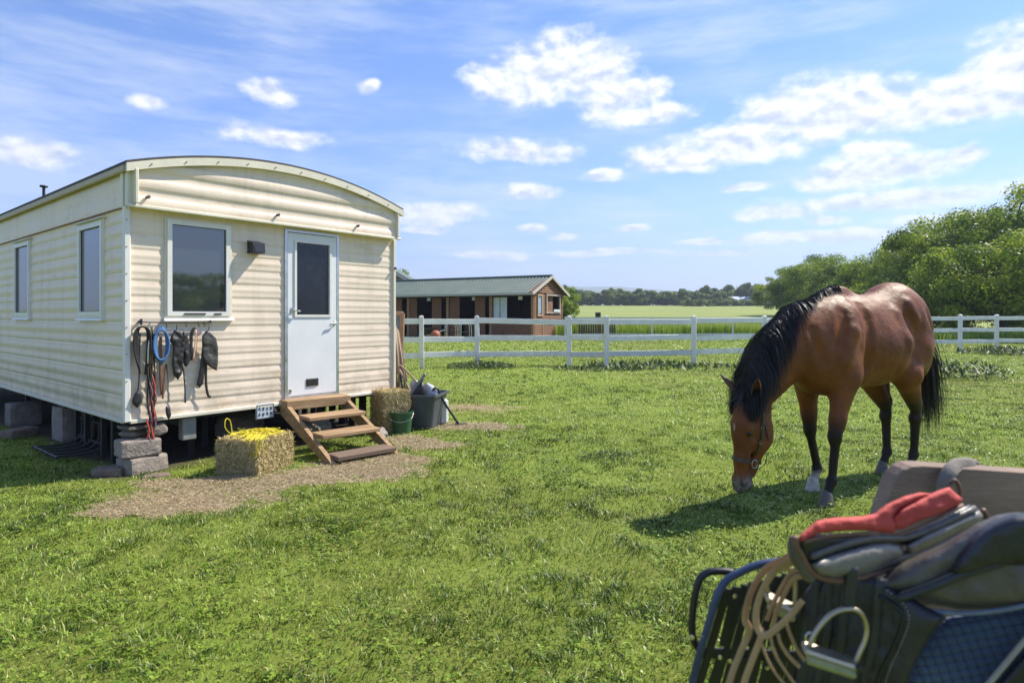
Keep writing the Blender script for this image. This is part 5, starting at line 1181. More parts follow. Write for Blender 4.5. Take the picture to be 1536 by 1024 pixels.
def surface_nets(lo, hi, h):
    n = [int(math.ceil((hi[i]-lo[i])/h))+1 for i in range(3)]
    ax = [lo[i]+np.arange(n[i])*h for i in range(3)]; vol = np.full(n, 9.0, dtype=np.float32)
    for kd, a, k, plo, phi in PR:
        sl = []
        for i in range(3):
            s0 = max(0, int((plo[i]-k*1.3-.02-lo[i])/h)); s1 = min(n[i], int((phi[i]+k*1.3+.02-lo[i])/h)+2); sl.append(slice(s0, max(s0, s1)))
        X, Y, Z = np.meshgrid(ax[0][sl[0]], ax[1][sl[1]], ax[2][sl[2]], indexing='ij')
        if X.size == 0: continue
        p = np.stack([X, Y, Z], -1); q = rcone(p, *a) if kd in ('c', 'sc') else ell(p, *a); v = vol[tuple(sl)]
        vol[tuple(sl)] = smax(v, -q, k) if kd in ('s', 'sc') else smin(v, q, k)
    ins = vol < 0; c = np.zeros([m-1 for m in n], dtype=np.int8)
    for a in (0,1):
        for b in (0,1):
            for e in (0,1): c += ins[a:n[0]-1+a, b:n[1]-1+b, e:n[2]-1+e]
    act = np.argwhere((c > 0) & (c < 8)); vid = np.full(c.shape, -1, dtype=np.int32); vid[tuple(act.T)] = np.arange(len(act))
    acc = np.zeros((len(act), 3)); cnt = np.zeros(len(act)); cr = [(a, b, e) for a in (0,1) for b in (0,1) for e in (0,1)]
    for c0 in cr:
        for d in range(3):
            if c0[d]: continue
            c1 = list(c0); c1[d] = 1; c1 = tuple(c1); v0 = vol[tuple((act+c0).T)]; v1 = vol[tuple((act+c1).T)]
            m = (v0 < 0) != (v1 < 0); t = np.where(m, v0/(v0-v1+1e-12), 0); pt = np.array(c0, float)+t[:, None]*(np.array(c1)-np.array(c0))
            acc[m] += pt[m]; cnt[m] += 1
    V = (act+acc/cnt[:, None])*h+np.array(lo); fs = []
    for d in range(3):
        a, b = [(1,2),(2,0),(0,1)][d]; s0 = [slice(None)]*3; s1 = [slice(None)]*3; s0[d] = slice(0, n[d]-1); s1[d] = slice(1, n[d])
        i0 = ins[tuple(s0)]; i1 = ins[tuple(s1)]; e = np.argwhere(i0 != i1); e = e[(e[:,a] > 0) & (e[:,b] > 0) & (e[:,a] < n[a]-1) & (e[:,b] < n[b]-1)]
        da = np.zeros(3, int); da[a] = 1; db = np.zeros(3, int); db[b] = 1
        q = np.stack([vid[tuple((e-da-db).T)], vid[tuple((e-db).T)], vid[tuple(e.T)], vid[tuple((e-da).T)]], 1)
        fl = i0[tuple(e.T)]; q[~fl] = q[~fl][:, ::-1]; fs.append(q)
    F_ = np.concatenate(fs); F_ = F_[(F_ >= 0).all(1)]
    for it in range(2):      # light smoothing
        A = np.zeros_like(V); B = np.zeros(len(V))
        for i, j in ((0,1),(1,2),(2,3),(3,0)):
            np.add.at(A, F_[:,i], V[F_[:,j]]); np.add.at(A, F_[:,j], V[F_[:,i]]); np.add.at(B, F_[:,i], 1); np.add.at(B, F_[:,j], 1)
        V = V*.6+.4*A/B[:, None]
    return V, F_
HV, HFc = surface_nets((-1.05,-.42,.04), (1.72,.42,1.75), .0095)
x, y, z = HV.T
rn = fbm(x*3+y*2, z*3+y*2, 3, 4, 3)
nk = z+.10*(rn-.5)
leg = np.clip((.70-nk)/.18, 0, 1)*(x < 1.05)                        # black points
leg = np.where((x < -.2) & (x > -1), np.clip((.80-nk)/.18, 0, 1), leg)
q = HV-HO; ht = q@HA; hf_ = q@HF; hs_ = q@HS; onh = (x > 1.2) & (ht > -.05)
muz = np.clip((ht-.53-.25*hf_)/.06, 0, 1)*onh
dark_head = .25*np.clip(1-np.hypot(hf_-.03, ht-.2)/.2, 0, 1)*onh
white = (onh*np.clip(1.6-np.hypot((hs_-.010)/.007, (ht-.215)/.022), 0, 1)*(hf_ > .05))
nos = onh*sum(np.clip(1.7-np.linalg.norm((HV-hp(.052, s_*.048, .625))@HM/np.array([.016,.03,.024]), axis=1), 0, 1) for s_ in (1,-1))
chin = onh*np.clip((ht-.655)/.03, 0, 1)*.7
sock = np.clip((.16-nk)/.03, 0, 1)*(y < 0)*(x > .3)*(x < .8)
horse_mat = bpy.data.materials.new('bay_coat'); horse_mat.use_nodes = True; nn, ll, pb = nodes(horse_mat)
tcg = nd('ShaderNodeTexCoord')
mph = nd('ShaderNodeMapping'); mph.inputs['Scale'].default_value = (1, 1, .35); ll.new(tcg.outputs['Object'], mph.inputs[0])
cb = mixc_(mrg(nz(5, 5, .6), .35, .68), (.140, .041, .009), (.245, .079, .019))
cb = mixc_(mrg(nz(160, 4, .6, mph.outputs[0]), .3, .7, 0, .35), cb, (.06, .018, .008))
def att(nm): a = nd('ShaderNodeAttribute'); a.attribute_name = nm; return a.outputs['Fac']
cb = mixc_(att('darkness'), cb, (.012, .009, .008)); cb = mixc_(att('muzzle'), cb, mixc_(mrg(nz(30, 4), .4, .6), (.05, .04, .037), (.20, .165, .15))); cb = mixc_(att('white'), cb, (.36, .33, .29))
ll.new(cb, pb.inputs['Base Color']); pb.inputs['Roughness'].default_value = .38; pb.inputs['Specular IOR Level'].default_value = .24
pb.inputs['Sheen Weight'].default_value = .0; pb.inputs['Sheen Roughness'].default_value = .4; pb.inputs['Sheen Tint'].default_value = (1, .8, .6, 1)
ll.new(mrg(nz(9, 6), .3, .7, .40, .60), pb.inputs['Roughness'])
bp = nd('ShaderNodeBump'); bp.inputs['Strength'].default_value = .35; bp.inputs['Distance'].default_value = .004; ll.new(nz(260, 3, .6, mph.outputs[0]), bp.inputs['Height'])
bp2 = nd('ShaderNodeBump'); bp2.inputs['Strength'].default_value = .8; bp2.inputs['Distance'].default_value = .02; ll.new(nz(7, 3, .5), bp2.inputs['Height']); ll.new(bp.outputs[0], bp2.inputs['Normal']); ll.new(bp2.outputs[0], pb.inputs['Normal'])
fastmesh('body', HV, HFc, horse_mat, horse, smooth=True, world=False, attrs={'darkness': np.clip(np.maximum.reduce([leg, dark_head, nos, chin]), 0, .97), 'muzzle': muz, 'white': np.clip(np.maximum(white, sock), 0, 1)})
# hooves
hoofm = MT('horn', (.10,.085,.075), .5, .3, 30, .3, 80); hoofw = MT('pale_horn', (.42,.37,.32), .5, .3, 30, .3, 80)
for i, (hx_, hy_) in enumerate(LEGS):
    m = MB(); n_ = 16; V = []
    for (rr, zz, xo) in ((.0,.0,.0),(.068,.0,.0),(.062,.02,-.002),(.048,.075,-.012),(.040,.10,-.016),(0,.10,-.016)):
        for j in range(n_):
            a = j*2*math.pi/n_; cx_ = math.cos(a); V.append((hx_+.015+xo+rr*cx_*(1.12 if cx_ > 0 else .85), hy_+rr*.88*math.sin(a), zz+(-.02*(-cx_) if zz > .05 else 0)))
    m.add(V, [(a*n_+j, a*n_+(j+1) % n_, (a+1)*n_+(j+1) % n_, (a+1)*n_+j) for a in range(5) for j in range(n_)])
    m.build('hoof', hoofw if i == 3 else hoofm, horse, smooth=True, world=False)
# ears
for s in (1, -1):
    base = hp(.015, s*.066, .01); up_ = -HA*.80+HF*(.28 if s > 0 else .55)+HS*s*(.38 if s > 0 else .62); up_ /= np.linalg.norm(up_)
    op = HF*.6+HS*s*.8; op = op-up_*(op@up_); op /= np.linalg.norm(op); sd_ = np.cross(up_, op); V = []; k_ = 11
    T = np.linspace(0, 1, 9)
    for sh_ in (0, 1):
        for t in T:
            wdt = .040*(math.sin(min(1, t*1.25+.28)*math.pi/2)**1.2)*(1-t**2.6)**.8+.001
            for j in range(k_):
                a = (j/(k_-1)-.5)*R(235); rr = wdt*(1-.12*sh_)
                V.append(base+up_*t*(.205 if s > 0 else .25)+op*(-math.cos(a)*rr*.75+.012+.012*t*t-.003*sh_)+sd_*math.sin(a)*rr)
    fs = []; m_ = len(T)
    for i in range(m_-1):
        for j in range(k_-1):
            a = i*k_+j; b = a+m_*k_; fs += [(a, a+1, a+k_+1, a+k_), (b, b+k_, b+k_+1, b+1)]
        for j in (0, k_-1):
            a = i*k_+j; b = a+m_*k_; fs.append((a, a+k_, b+k_, b))
    fastmesh('ear', V, fs, MT('ear_coat', (.10,.035,.014), .6, .3, 20), horse, smooth=True, world=False)
    e = MB(); cs = []
    ec = hp(.058, s*.088, .243)
    for a in range(9):
        th_ = a/8*math.pi
        for j in range(14):
            ph = j/14*2*math.pi; cs.append(ec+.0225*(np.array([math.sin(th_)*math.cos(ph), math.sin(th_)*math.sin(ph), math.cos(th_)])))
    e.add(cs, [(a*14+j, a*14+(j+1) % 14, (a+1)*14+(j+1) % 14, (a+1)*14+j) for a in range(8) for j in range(14)])
    e.build('eye', MT('eye_gloss', (.006,.004,.003), .06), horse, smooth=True, world=False)
# hair
hairm = leafmat('black_hair', [(.004,.004,.005),(.010,.009,.010),(.030,.022,.018)], None, trans=.0, rough=.46)
hb = hairm.node_tree.nodes['Principled BSDF']; hb.inputs['Specular IOR Level'].default_value = .5
def strands(name, roots, dirs, length, steps, grav, width, seed, off=.012, clump=.5, collide=True, drift=None, n0=None, tgt=None):
    rg = np.random.default_rng(seed); n = len(roots); p = roots.copy(); d = dirs/np.linalg.norm(dirs, axis=1, keepdims=True); path = [p.copy()]
    st = (length/steps)[:, None]; g = np.array([0,0,-1.0]); offs = off*(.6+1.2*rg.random(n))
    for i in range(steps):
        d = d+g*grav+(drift if drift is not None else 0)*.1+rg.normal(0, .028, (n, 3)); d /= np.linalg.norm(d, axis=1, keepdims=True); p = p+d*st
        if collide:
            s_ = sdf(p); m = s_ < offs
            if m.any():
                gg = grad(p[m]); p[m] += gg*(offs[m]-s_[m])[:, None]; dn = (d[m]*gg).sum(1, keepdims=True); d[m] -= gg*np.minimum(dn, 0)
        path.append(p.copy())
    Pth = np.stack(path, 1)                        # n,steps+1,3
    t = np.gradient(Pth, axis=1); t /= np.linalg.norm(t, axis=2, keepdims=True)+1e-9
    rv = rg.normal(0, 1, (n, 1, 3)); sd_ = np.cross(t, rv); sd_ /= np.linalg.norm(sd_, axis=2, keepdims=True)+1e-9
    wv = width*(.5+rg.random(n))[:, None, None]*np.concatenate([np.linspace(1, .9, steps//2+1), np.linspace(.85, .08, steps-steps//2)])[None, :, None]
    V = np.stack([Pth-sd_*wv/2, Pth+sd_*wv/2], 2).reshape(-1, 3); m = steps+1; b = (np.arange(n)*m*2)[:, None]+np.arange(steps)[None]*2
    q = np.stack([b, b+1, b+3, b+2], -1).reshape(-1, 4)
    return fastmesh(name, V, q, hairm, horse, smooth=True, world=False, attrs={'tint': np.repeat(np.clip(rg.random(n)**2, 0, 1), m*2)})
def march(p, d, far=.6):           # from outside p along -d to the surface
    lo_ = np.zeros(len(p)); 
    for _ in range(60):
        s_ = sdf(p); p = p-d*np.clip(s_, -.02, .1)[:, None]*.8
    return p
crest = spline([(.36,0,1.9),(.62,-.01,1.85),(.95,-.045,1.75),(1.30,-.09,1.55),(1.60,-.11,1.25),(1.64,-.1,1.0),(1.55,-.09,.90)], 10)
inner = spline([(.36,0,1.3),(.60,-.01,1.25),(.86,-.045,1.22),(1.08,-.075,1.12),(1.22,-.09,.98),(1.33,-.085,.86),(1.42,-.08,.78)], 10)
rg = np.random.default_rng(3); nm_ = 9000; u = (.03+.97*rg.random(nm_)**.9)*(len(crest)-1.001); k_ = u.astype(int); fr = (u-k_)[:, None]
A_ = crest[k_]*(1-fr)+crest[k_+1]*fr; B_ = inner[k_]*(1-fr)+inner[k_+1]*fr; dd_ = (A_-B_)/np.linalg.norm(A_-B_, axis=1, keepdims=True)
rt = march(A_, dd_); rt[:,1] += rg.normal(0, .012, nm_); rt -= dd_*.004
frac = u/(len(crest)-1)
Ln = (.09+.36*np.clip((frac-.24)*3.4, 0, 1))*(.5+.6*rg.random(nm_))*np.clip(1.9-1.30*frac, .5, 1)
Ln = np.minimum(Ln, np.clip(rt[:,2]-.64, .07, 1)*(.75+.4*rg.random(nm_)))
side = np.where(rg.random(nm_) < .82, 1.0, -1.0)[:, None]
dr = dd_*.28+np.array([0,1,0])*side*.85+rg.normal(0, .09, (nm_, 3))
strands('mane', rt, dr, Ln, 12, .36, .0023, 5, .007, drift=np.array([0,.0,0])*side)
nm_ = 380; base_ = hp(.03,0,.02)+rg.normal(0, 1, (nm_,3))*np.array([.02,.035,.015])
strands('forelock', base_, HF*.8+HA*.4+rg.normal(0, .35, (nm_,3)), .06+.09*rg.random(nm_), 10, .35, .0038, 6, .008)
nm_ = 1300; base_ = np.array([-.86,0,1.38])+rg.normal(0, 1, (nm_,3))*np.array([.025,.025,.05])
strands('tail', base_, np.array([-.75,.25,-.5])+rg.normal(0, .17, (nm_,3)), (.62+.5*rg.random(nm_)), 14, .30, .0055, 7, .02)
# bridle: loops laid on the head surface
leath = MT('bridle_leather', (.045,.036,.032), .38, .3, 30, .2, 60); steel = MT('dull_steel', (.45,.43,.40), .3, .15, 20, metal=1)
def ring(c, ax, a0, a1, n=26, start=.02, o=.004):
    ax = ax/np.linalg.norm(ax); e1 = HF-ax*(HF@ax); e1 /= np.linalg.norm(e1); e2 = np.cross(ax, e1); out = []
    th_ = np.linspace(a0, a1, n); d = np.cos(th_)[:, None]*e1+np.sin(th_)[:, None]*e2; p = c+d*.30
    p = march(p, d); return p+d*o, d
def strap_on(name, c, ax, a0, a1, w, mat, n=26):
    pts, d = ring(c, ax, a0, a1, n); ax = ax/np.linalg.norm(ax); th2 = .003; V = []
    for p, q in zip(pts, d): V += [p-ax*w/2-q*th2, p+ax*w/2-q*th2, p+ax*w/2+q*th2, p-ax*w/2+q*th2]
    fs = [(i*4+j, i*4+(j+1) % 4, i*4+4+(j+1) % 4, i*4+4+j) for i in range(n-1) for j in range(4)]
    return fastmesh(name, V, fs, mat, horse, smooth=False, world=False), pts
halter_n, nbp = strap_on('noseband', hp(-.01,0,.445), HA+HF*.05, -math.pi, math.pi, .024, leath, 40)
def path_on(name, pts2, w, mat, s=1, o=.009):
    """strap through (f,t) points on the s side"""
    pts = spline([(a, b) for a, b in pts2], 6); c = np.array([hp(a, s*.25, b) for a, b in pts]); d = np.repeat((HS*s)[None], len(c), 0); c = march(c, d)+d*o
    m = MB(); tt = np.gradient(c, axis=0); V = []
    for p, t in zip(c, tt):
        t = t/np.linalg.norm(t); q = grad(p[None])[0]; e = np.cross(t, q); e /= np.linalg.norm(e)+1e-9
        V += [p-e*w/2-q*.003, p+e*w/2-q*.003, p+e*w/2+q*.003, p-e*w/2+q*.003]
    fs = [(i*4+j, i*4+(j+1) % 4, i*4+4+(j+1) % 4, i*4+4+j) for i in range(len(c)-1) for j in range(4)]
    return fastmesh(name, V, fs, mat, horse, world=False), c
for s in (1, -1):
    path_on('cheek_strap', [(-.045,.03),(-.05,.12),(-.055,.22),(-.05,.32),(-.035,.44)], .018, leath, s)
    _, bc = path_on('brow_strap', [(.075,.095),(.03,.085),(-.045,.075)], .016, leath, s)
    path_on('throat_strap', [(-.05,.12),(-.085,.20),(-.12,.28)], .010, leath, s)
    bm = MB(); cc = march(np.array([hp(-.045, s*.25, .46)]), (HS*s)[None])[0]+HS*s*.010
    a = np.linspace(0, 2*math.pi, 25); bm.tube([cc+HF*.024*math.cos(q)+HA*.030*math.sin(q) for q in a], .0042, 8, cap=False)
    bm.build('bit_ring', steel, horse, smooth=True, world=False)
    bm = MB(); bm.tube(spline([cc+HA*.02, cc+HA*.04-HF*.02, cc-HF*.085+HA*.0, cc-HF*.10-HA*.07], 6), .0035, 6); bm.build('curb_strap', leath, horse, world=False)
    for (bf, bt) in ((-.05,.20),(-.053,.30),(-.045,.10)):
        c_ = march(np.array([hp(bf, s*.25, bt)]), (HS*s)[None])[0]+HS*s*.009; b_ = MB()
        for q0, q1 in (((-.011,-.012),(.011,-.012)),((.011,-.012),(.011,.012)),((.011,.012),(-.011,.012)),((-.011,.012),(-.011,-.012))):
            b_.tube([c_+HF*q0[0]+HA*q0[1], c_+HF*q1[0]+HA*q1[1]], .0022, 5)
        b_.build('buckle', steel, horse, world=False)
# ------------------------------------------------------------------ foreground: chair, plank, saddle and tack
fl_b = MT('saddle_leather', (.013,.015,.021), .40, .4, 9, .6, 28, col2=(.036,.037,.045)); fl_g = MT('worn_saddle_leather', (.055,.052,.05), .45, .35, 7, .6, 26, col2=(.13,.112,.095))
grey_pad = MT('padded_grey_leather', (.14,.13,.12), .40, .25, 8, .2, 80, col2=(.24,.225,.20)); redc = MT('faded_red_cloth', (.47,.045,.038), .8, .2, 9, .5, 60, col2=(.56,.10,.085))
brp = MT('brown_piping', (.15,.075,.045), .55, .3, 20, .3, 80); tanst = MT('tan_rein_leather', (.31,.19,.095), .5, .2, 14, .3, 80, col2=(.46,.31,.17)); blk2 = MT('matt_black_plastic', (.011,.012,.014), .4, .3, 12, .1, 60)
bluep = MT('blue_edge_plastic', (.018,.03,.07), .35, .3, 10, .1, 60, col2=(.045,.075,.16)); irn = MT('stirrup_steel', (.42,.37,.28), .34, .2, 14, .1, 60, metal=.9); tread_m = MT('stirrup_tread_rubber', (.30,.31,.13), .55, .25, 30, .3, 120)
plank_m = MT('weathered_plank', (.175,.118,.085), .85, .25, 3.5, .5, 30, col2=(.32,.225,.17), stretch=(1.0,5,5))
quilt = bpy.data.materials.new('quilted_cotton'); quilt.use_nodes = True; nn, ll, pb = nodes(quilt)
tcg = nd('ShaderNodeTexCoord'); mpq = nd('ShaderNodeMapping'); mpq.inputs['Rotation'].default_value = (0, R(20), 0); mpq.inputs['Scale'].default_value = (1,0,1); ll.new(tcg.outputs['Object'], mpq.inputs[0])
sp_ = nd('ShaderNodeSeparateXYZ'); ll.new(mpq.outputs[0], sp_.inputs[0])
def qm(op, a, b=None):
    n = nd('ShaderNodeMath', operation=op); 
    for i, v in enumerate((a, b)):
        if v is None: continue
        if isinstance(v, (int, float)): n.inputs[i].default_value = v
        else: ll.new(v, n.inputs[i])
    return n.outputs[0]
qs_ = qm('MULTIPLY', qm('ABSOLUTE', qm('SINE', qm('MULTIPLY', sp_.outputs[0], 2*math.pi/.030))), qm('ABSOLUTE', qm('SINE', qm('MULTIPLY', sp_.outputs[2], 2*math.pi/.030))))
ll.new(mixc_(mrg(qs_, 0, .35), (.024,.038,.075), mixc_(mrg(nz(6, 4), .4, .6), (.034,.062,.125), (.06,.10,.18))), pb.inputs['Base Color']); pb.inputs['Roughness'].default_value = .85; pb.inputs['Sheen Weight'].default_value = .3
bp = nd('ShaderNodeBump'); bp.inputs['Distance'].default_value = .008; bp.inputs['Strength'].default_value = .5; ll.new(qm('POWER', qs_, .5), bp.inputs['Height']); ll.new(bp.outputs[0], pb.inputs['Normal'])
def ff_(Yf): return lambda a, b, d: P(a, b, (Yf(a, b) if callable(Yf) else Yf)-d)
def ptube(m, pts, Y, r, n=8, flat=1.0, sp=6, up=None):
    p = spline([P(a, b, (c[0] if c else (Y(a, b) if callable(Y) else Y))) for a, b, *c in pts], sp); m.tube(p, r, n, flat=flat, up=up); return m
# chair: black slatted back with a blue edge, legs down to the grass
o = thing('slatted_chair', 'black slatted plastic chair with a blue rim carrying the saddle in the foreground', 'chair', (.62, 1.45, 0), 0)
Yc = 1.32
m = MB(); ptube(m, [(1000,1240),(1028,1080),(1044,1000),(1060,945),(1074,898),(1088,872),(1110,858),(1136,847),(1165,842),(1230,835)], Yc, .0085, 8); m.build('rim', bluep, o, smooth=True)
for i in range(11):
    x0 = 1092+i*12.5; y0 = 882-i*3.2; x1 = 1040+i*14.0; m = MB(); p0_ = P(x0, y0, Yc+.01); p1_ = P(x1-22, 1130, Yc+.03); mid = P((x0+x1)/2-2, 985, Yc+.018)
    for a_, b_ in (((p0_, P(x0-.30*(975-y0)/2-6, 968, Yc+.015)), (P(x0-.30*(975-y0)/2-9, 985, Yc+.016), p1_)) if i % 3 == 1 else ((p0_, p1_),)): m.bar(a_, b_, .0172 if i not in (2, 5) else .0135, .006, up=(0,1,.1), bev=.0015)
    m.build('slat', blk2, o)
m = MB(); m.bar(P(1072,900,Yc+.012), P(1240,870,Yc+.012), .006, .030, up=(0,0,1)); m.bar(P(1050,978,Yc+.02), P(1240,985,Yc+.02), .006, .022, up=(0,0,1)); m.bar(P(1030,1060,Yc+.03), P(1240,1070,Yc+.03), .006, .03, up=(0,0,1)); m.build('cross_slat', blk2, o)
m = MB(); ptube(m, [(1100,858),(1080,856),(1062,858),(1050,868),(1043,890),(1039,920),(1038,945),(1042,962),(1048,972)], Yc+.05, .0085, 8, sp=5); m.build('armrest', blk2, o, smooth=True)
for a_ in ((1102,893),(1095,990),(1080,985),(1038,955),(1150,1000)): m = MB(); m.lathe(P(*a_, Yc-.004), [(0,-.003),(.004,-.002),(.005,.002),(0,.003)], 8, rotm('X', R(90))); m.build('rivet', chrome, o)
m = MB(); m.box((.95,1.50,.40), (.44,.26,.03), None, .01); m.build('seat', blk2, o)
for x_, y_ in ((.75,1.38),(1.15,1.38),(.78,1.62),(1.15,1.62)): m = MB(); m.tube([(x_,y_,.0), (x_,y_,.40)], .015, 8); m.build('leg', blk2, o)
# plank behind
o = thing('timber_plank', 'weathered grey brown plank with a rounded corner standing on edge behind the saddle', 'plank', (1.35, 1.55, 0), 0)
def extr(outl, Y0_, th, name, mat, par, bev=.006):
    oo = np.array(outl, float); n = len(oo); cen = oo.mean(0); ins = cen+(oo-cen)*(1-bev*900/ max(60, np.abs(oo-cen).max()))
    Vf0 = [P(a, b, Y0_) for a, b in ins]; Vf1 = [P(a, b, Y0_)+np.array([0,bev,0]) for a, b in oo]; Vb1 = [p+np.array([0,th-bev*2,0]) for p in Vf1]; Vb0 = [p+np.array([0,th,0]) for p in Vf0]
    V = np.vstack([Vf0, Vf1, Vb1, Vb0]); fs = [tuple(range(n)), tuple(3*n+i for i in range(n))[::-1]]+[(k*n+i, k*n+(i+1) % n, (k+1)*n+(i+1) % n, (k+1)*n+i) for k in range(3) for i in range(n)]
    return fastmesh(name, V, fs, mat, par)
extr([(1322,790),(1328,765),(1340,730),(1348,714),(1357,704),(1368,699),(1384,698),(1460,703),(1640,715),(1640,960),(1300,960)], 1.45, .055, 'board', plank_m, o, .004)
for x_ in (1.0, 1.6): m = MB(); m.box((x_,1.53,.36), (.07,.05,.72), None, .006); m.build('support_leg', plank_m, o)
# strap over the plank with a ring
o = thing('hanging_strap', 'worn grey strap looped over the plank ending in a bent brown ring', 'strap', tuple(P(1440,720,1.40)), 0); m = MB()
p = spline([P(1412,745,1.425), P(1418,722,1.425), P(1428,704,1.435), P(1440,697,1.46), P(1460,698,1.49), P(1462,704,1.52), P(1465,740,1.525)], 6); m.tube(p, .017, 8, flat=.22, up=(-.3,-.9,.3)); m.build('strap_band', MT('canvas_strap', (.17,.15,.13), .8, .2, 20, .3, 80), o, smooth=True)
m = MB(); ptube(m, [(1424,726),(1421,738),(1426,748),(1436,752),(1440,742),(1438,728),(1432,720),(1425,724)], 1.38, .0045, 7); m.build('ring', brp, o, smooth=True)
# saddle ---------------------------------------------------------------
sad = thing('saddle', 'black leather riding saddle lying over the chair at the lower right corner', 'saddle', tuple(P(1400,1000,1.2)), 0)
Ysad = lambda a, b: 1.20-.0006*(a-1200)+.0*(b-900)
puff([(1222,868),(1262,858),(1310,862),(1355,888),(1395,912),(1420,925),(1402,948),(1384,975),(1366,1010),(1348,1060),(1340,1120),(1180,1120),(1186,1040),(1192,980),(1200,920),(1208,885)], ff_(Ysad), .022, 'flap', fl_b, sad, 6, 16, wob=.012, seed=1)
for i, (xa, xb, ya) in enumerate(((1228,1200,862),(1250,1226,860),(1272,1250,862),(1322,1296,868))):
    m = MB(); ptube(m, [(xa,ya),(xa-8,960),(xb,1040),(xb-6,1110)], lambda a, b: Ysad(a, b)-.022, .012, 8, .22, up=(0,-1,.2)); m.build('girth_strap', fl_b, sad, smooth=True)
m = MB(); ptube(m, [(1215,884),(1203,930),(1196,985),(1188,1040),(1184,1110)], lambda a, b: Ysad(a, b)-.012, .0045, 7); m.build('flap_edge', blk2, sad, smooth=True)
m = MB(); ptube(m, [(1318,892),(1350,915),(1352,940),(1338,975),(1318,1020),(1306,1100)], lambda a, b: Ysad(a, b)-.024, .0035, 6); m.build('seam', blk2, sad, smooth=True)
Ys2 = lambda a, b: 1.155-.00035*(a-1300)
puff([(1306,884),(1318,868),(1344,848),(1380,830),(1412,816),(1440,800),(1466,784),(1494,772),(1520,768),(1548,769),(1600,772),(1640,780),(1640,905),(1560,908),(1500,912),(1440,914),(1395,908),(1350,898)], ff_(Ys2), .045, 'seat', fl_g, sad, 6, 24, wob=.012, seed=4)
puff([(1416,862),(1432,836),(1455,806),(1486,782),(1520,769),(1560,768),(1640,774),(1640,850),(1560,848),(1500,852),(1450,866)], ff_(lambda a, b: Ys2(a, b)-.030), .035, 'cantle', fl_b, sad, 6, 18, wob=.008, seed=5)
m = MB(); ptube(m, [(1345,897),(1390,882),(1440,862),(1490,846),(1540,832),(1600,822)], lambda a, b: Ys2(a, b)-.050, .0085, 8); m.build('piping', fl_b, sad, smooth=True)
m = MB(); ptube(m, [(1320,884),(1340,895),(1372,908),(1400,916),(1440,919),(1480,917),(1520,911),(1560,902),(1620,890)], lambda a, b: Ys2(a, b)-.035, .0045, 8); m.build('pad_piping', MT('slate_piping', (.14,.17,.23), .4, .2, 20), sad, smooth=True)
# saddle pad
o = thing('saddle_pad', 'blue quilted saddle pad with pale binding under the saddle at the bottom right', 'saddle pad', tuple(P(1450,1000,1.1)), 0)
puff([(1352,1120),(1356,1060),(1362,1015),(1372,975),(1390,945),(1420,925),(1470,917),(1530,908),(1640,890),(1640,1120)], ff_(lambda a, b: 1.145-.0003*(a-1350)), .018, 'quilt', quilt, o, 6, 30)
m = MB(); ptube(m, [(1455,1060),(1480,1028),(1505,998),(1530,968),(1560,935),(1600,900)], lambda a, b: 1.12-.0003*(a-1350)-.03, .0045, 7); m.build('binding', MT('pale_binding', (.33,.30,.26), .8, .1, 30), o, smooth=True)
puff([(1470,1080),(1500,1020),(1540,975),(1580,935),(1640,900),(1640,1120),(1450,1120)], ff_(lambda a, b: 1.10-.0003*(a-1350)), .012, 'lining', blk2, o, 6, 10)
# stitching along the flap and seat
def stitch(pts, Yb, nst, par=None):
    p = spline([P(a, b, (Yb(a, b) if callable(Yb) else Yb)) for a, b in pts], 12); L_ = np.concatenate([[0], np.cumsum(np.linalg.norm(np.diff(p, axis=0), axis=1))]); t = np.linspace(0, L_[-1], nst*2); q = np.stack([np.interp(t, L_, p[:,i]) for i in range(3)], 1); m = MB()
    for i in range(0, nst*2-1, 2): m.tube(q[i:i+2], .0010, 4)
    m.build('stitching', MT('stitch_thread', (.30,.27,.22), .8), par)['kind'] = 'stuff'
stitch([(1330,884),(1356,906),(1364,930),(1352,965),(1332,1010),(1320,1060)], lambda a, b: Ysad(a, b)-.0245, 34, sad)
stitch([(1352,888),(1395,873),(1442,853),(1490,838),(1540,824)], lambda a, b: Ys2(a, b)-.052, 34, sad)
m = MB(); a = np.linspace(0, 2*math.pi, 17); c_ = P(1214, 955, 1.14); m.tube([c_+np.array([.009*math.cos(t), -.004, .011*math.sin(t)]) for t in a], .0022, 6, cap=False); m.build('dee_ring', chrome, sad, smooth=True)
# stirrups
def stirrup(label, pts, tr0, tr1, Yb, band=None):
    o = thing('stirrup_iron', label, 'stirrup', tuple(P(*tr0, Yb)), 0, 'stirrup irons hanging from the saddle'); m = MB(); ptube(m, pts, Yb, .0044, 9, sp=6); m.build('arch', irn, o, smooth=True)
    a = P(*tr0, Yb); b = P(*tr1, Yb); m = MB(); m.bar(a, b, .026, .012, up=(0,-.35,.9), bev=.004); m.build('tread_bar', irn, o)
    dn = np.array([0,-.006,-.013]); m = MB(); m.bar(a*.94+b*.06+dn, a*.06+b*.94+dn, .020, .014, up=(0,-.7,.7), bev=.003); m.build('tread_pad', tread_m, o)
    m = MB(); m.lathe(b+np.array([0,-.012,0]), [(0,-.006),(.006,-.004),(.007,.003),(0,.004)], 12, rotm('X', R(90))); m.build('rivet', darksteel, o)
    return o
stirrup('steel stirrup iron with a green tread hanging in front of the black flap', [(1214,968),(1219,955),(1230,938),(1243,924),(1256,916),(1268,913),(1280,913),(1290,918),(1297,929),(1300,943),(1297,960),(1290,976),(1283,992)], (1204,970), (1284,996), 1.085)
stirrup('second stirrup iron half hidden behind the coiled reins', [(1152,888),(1150,870),(1162,852),(1180,850),(1192,868),(1192,910)], (1148,893), (1192,914), 1.19)
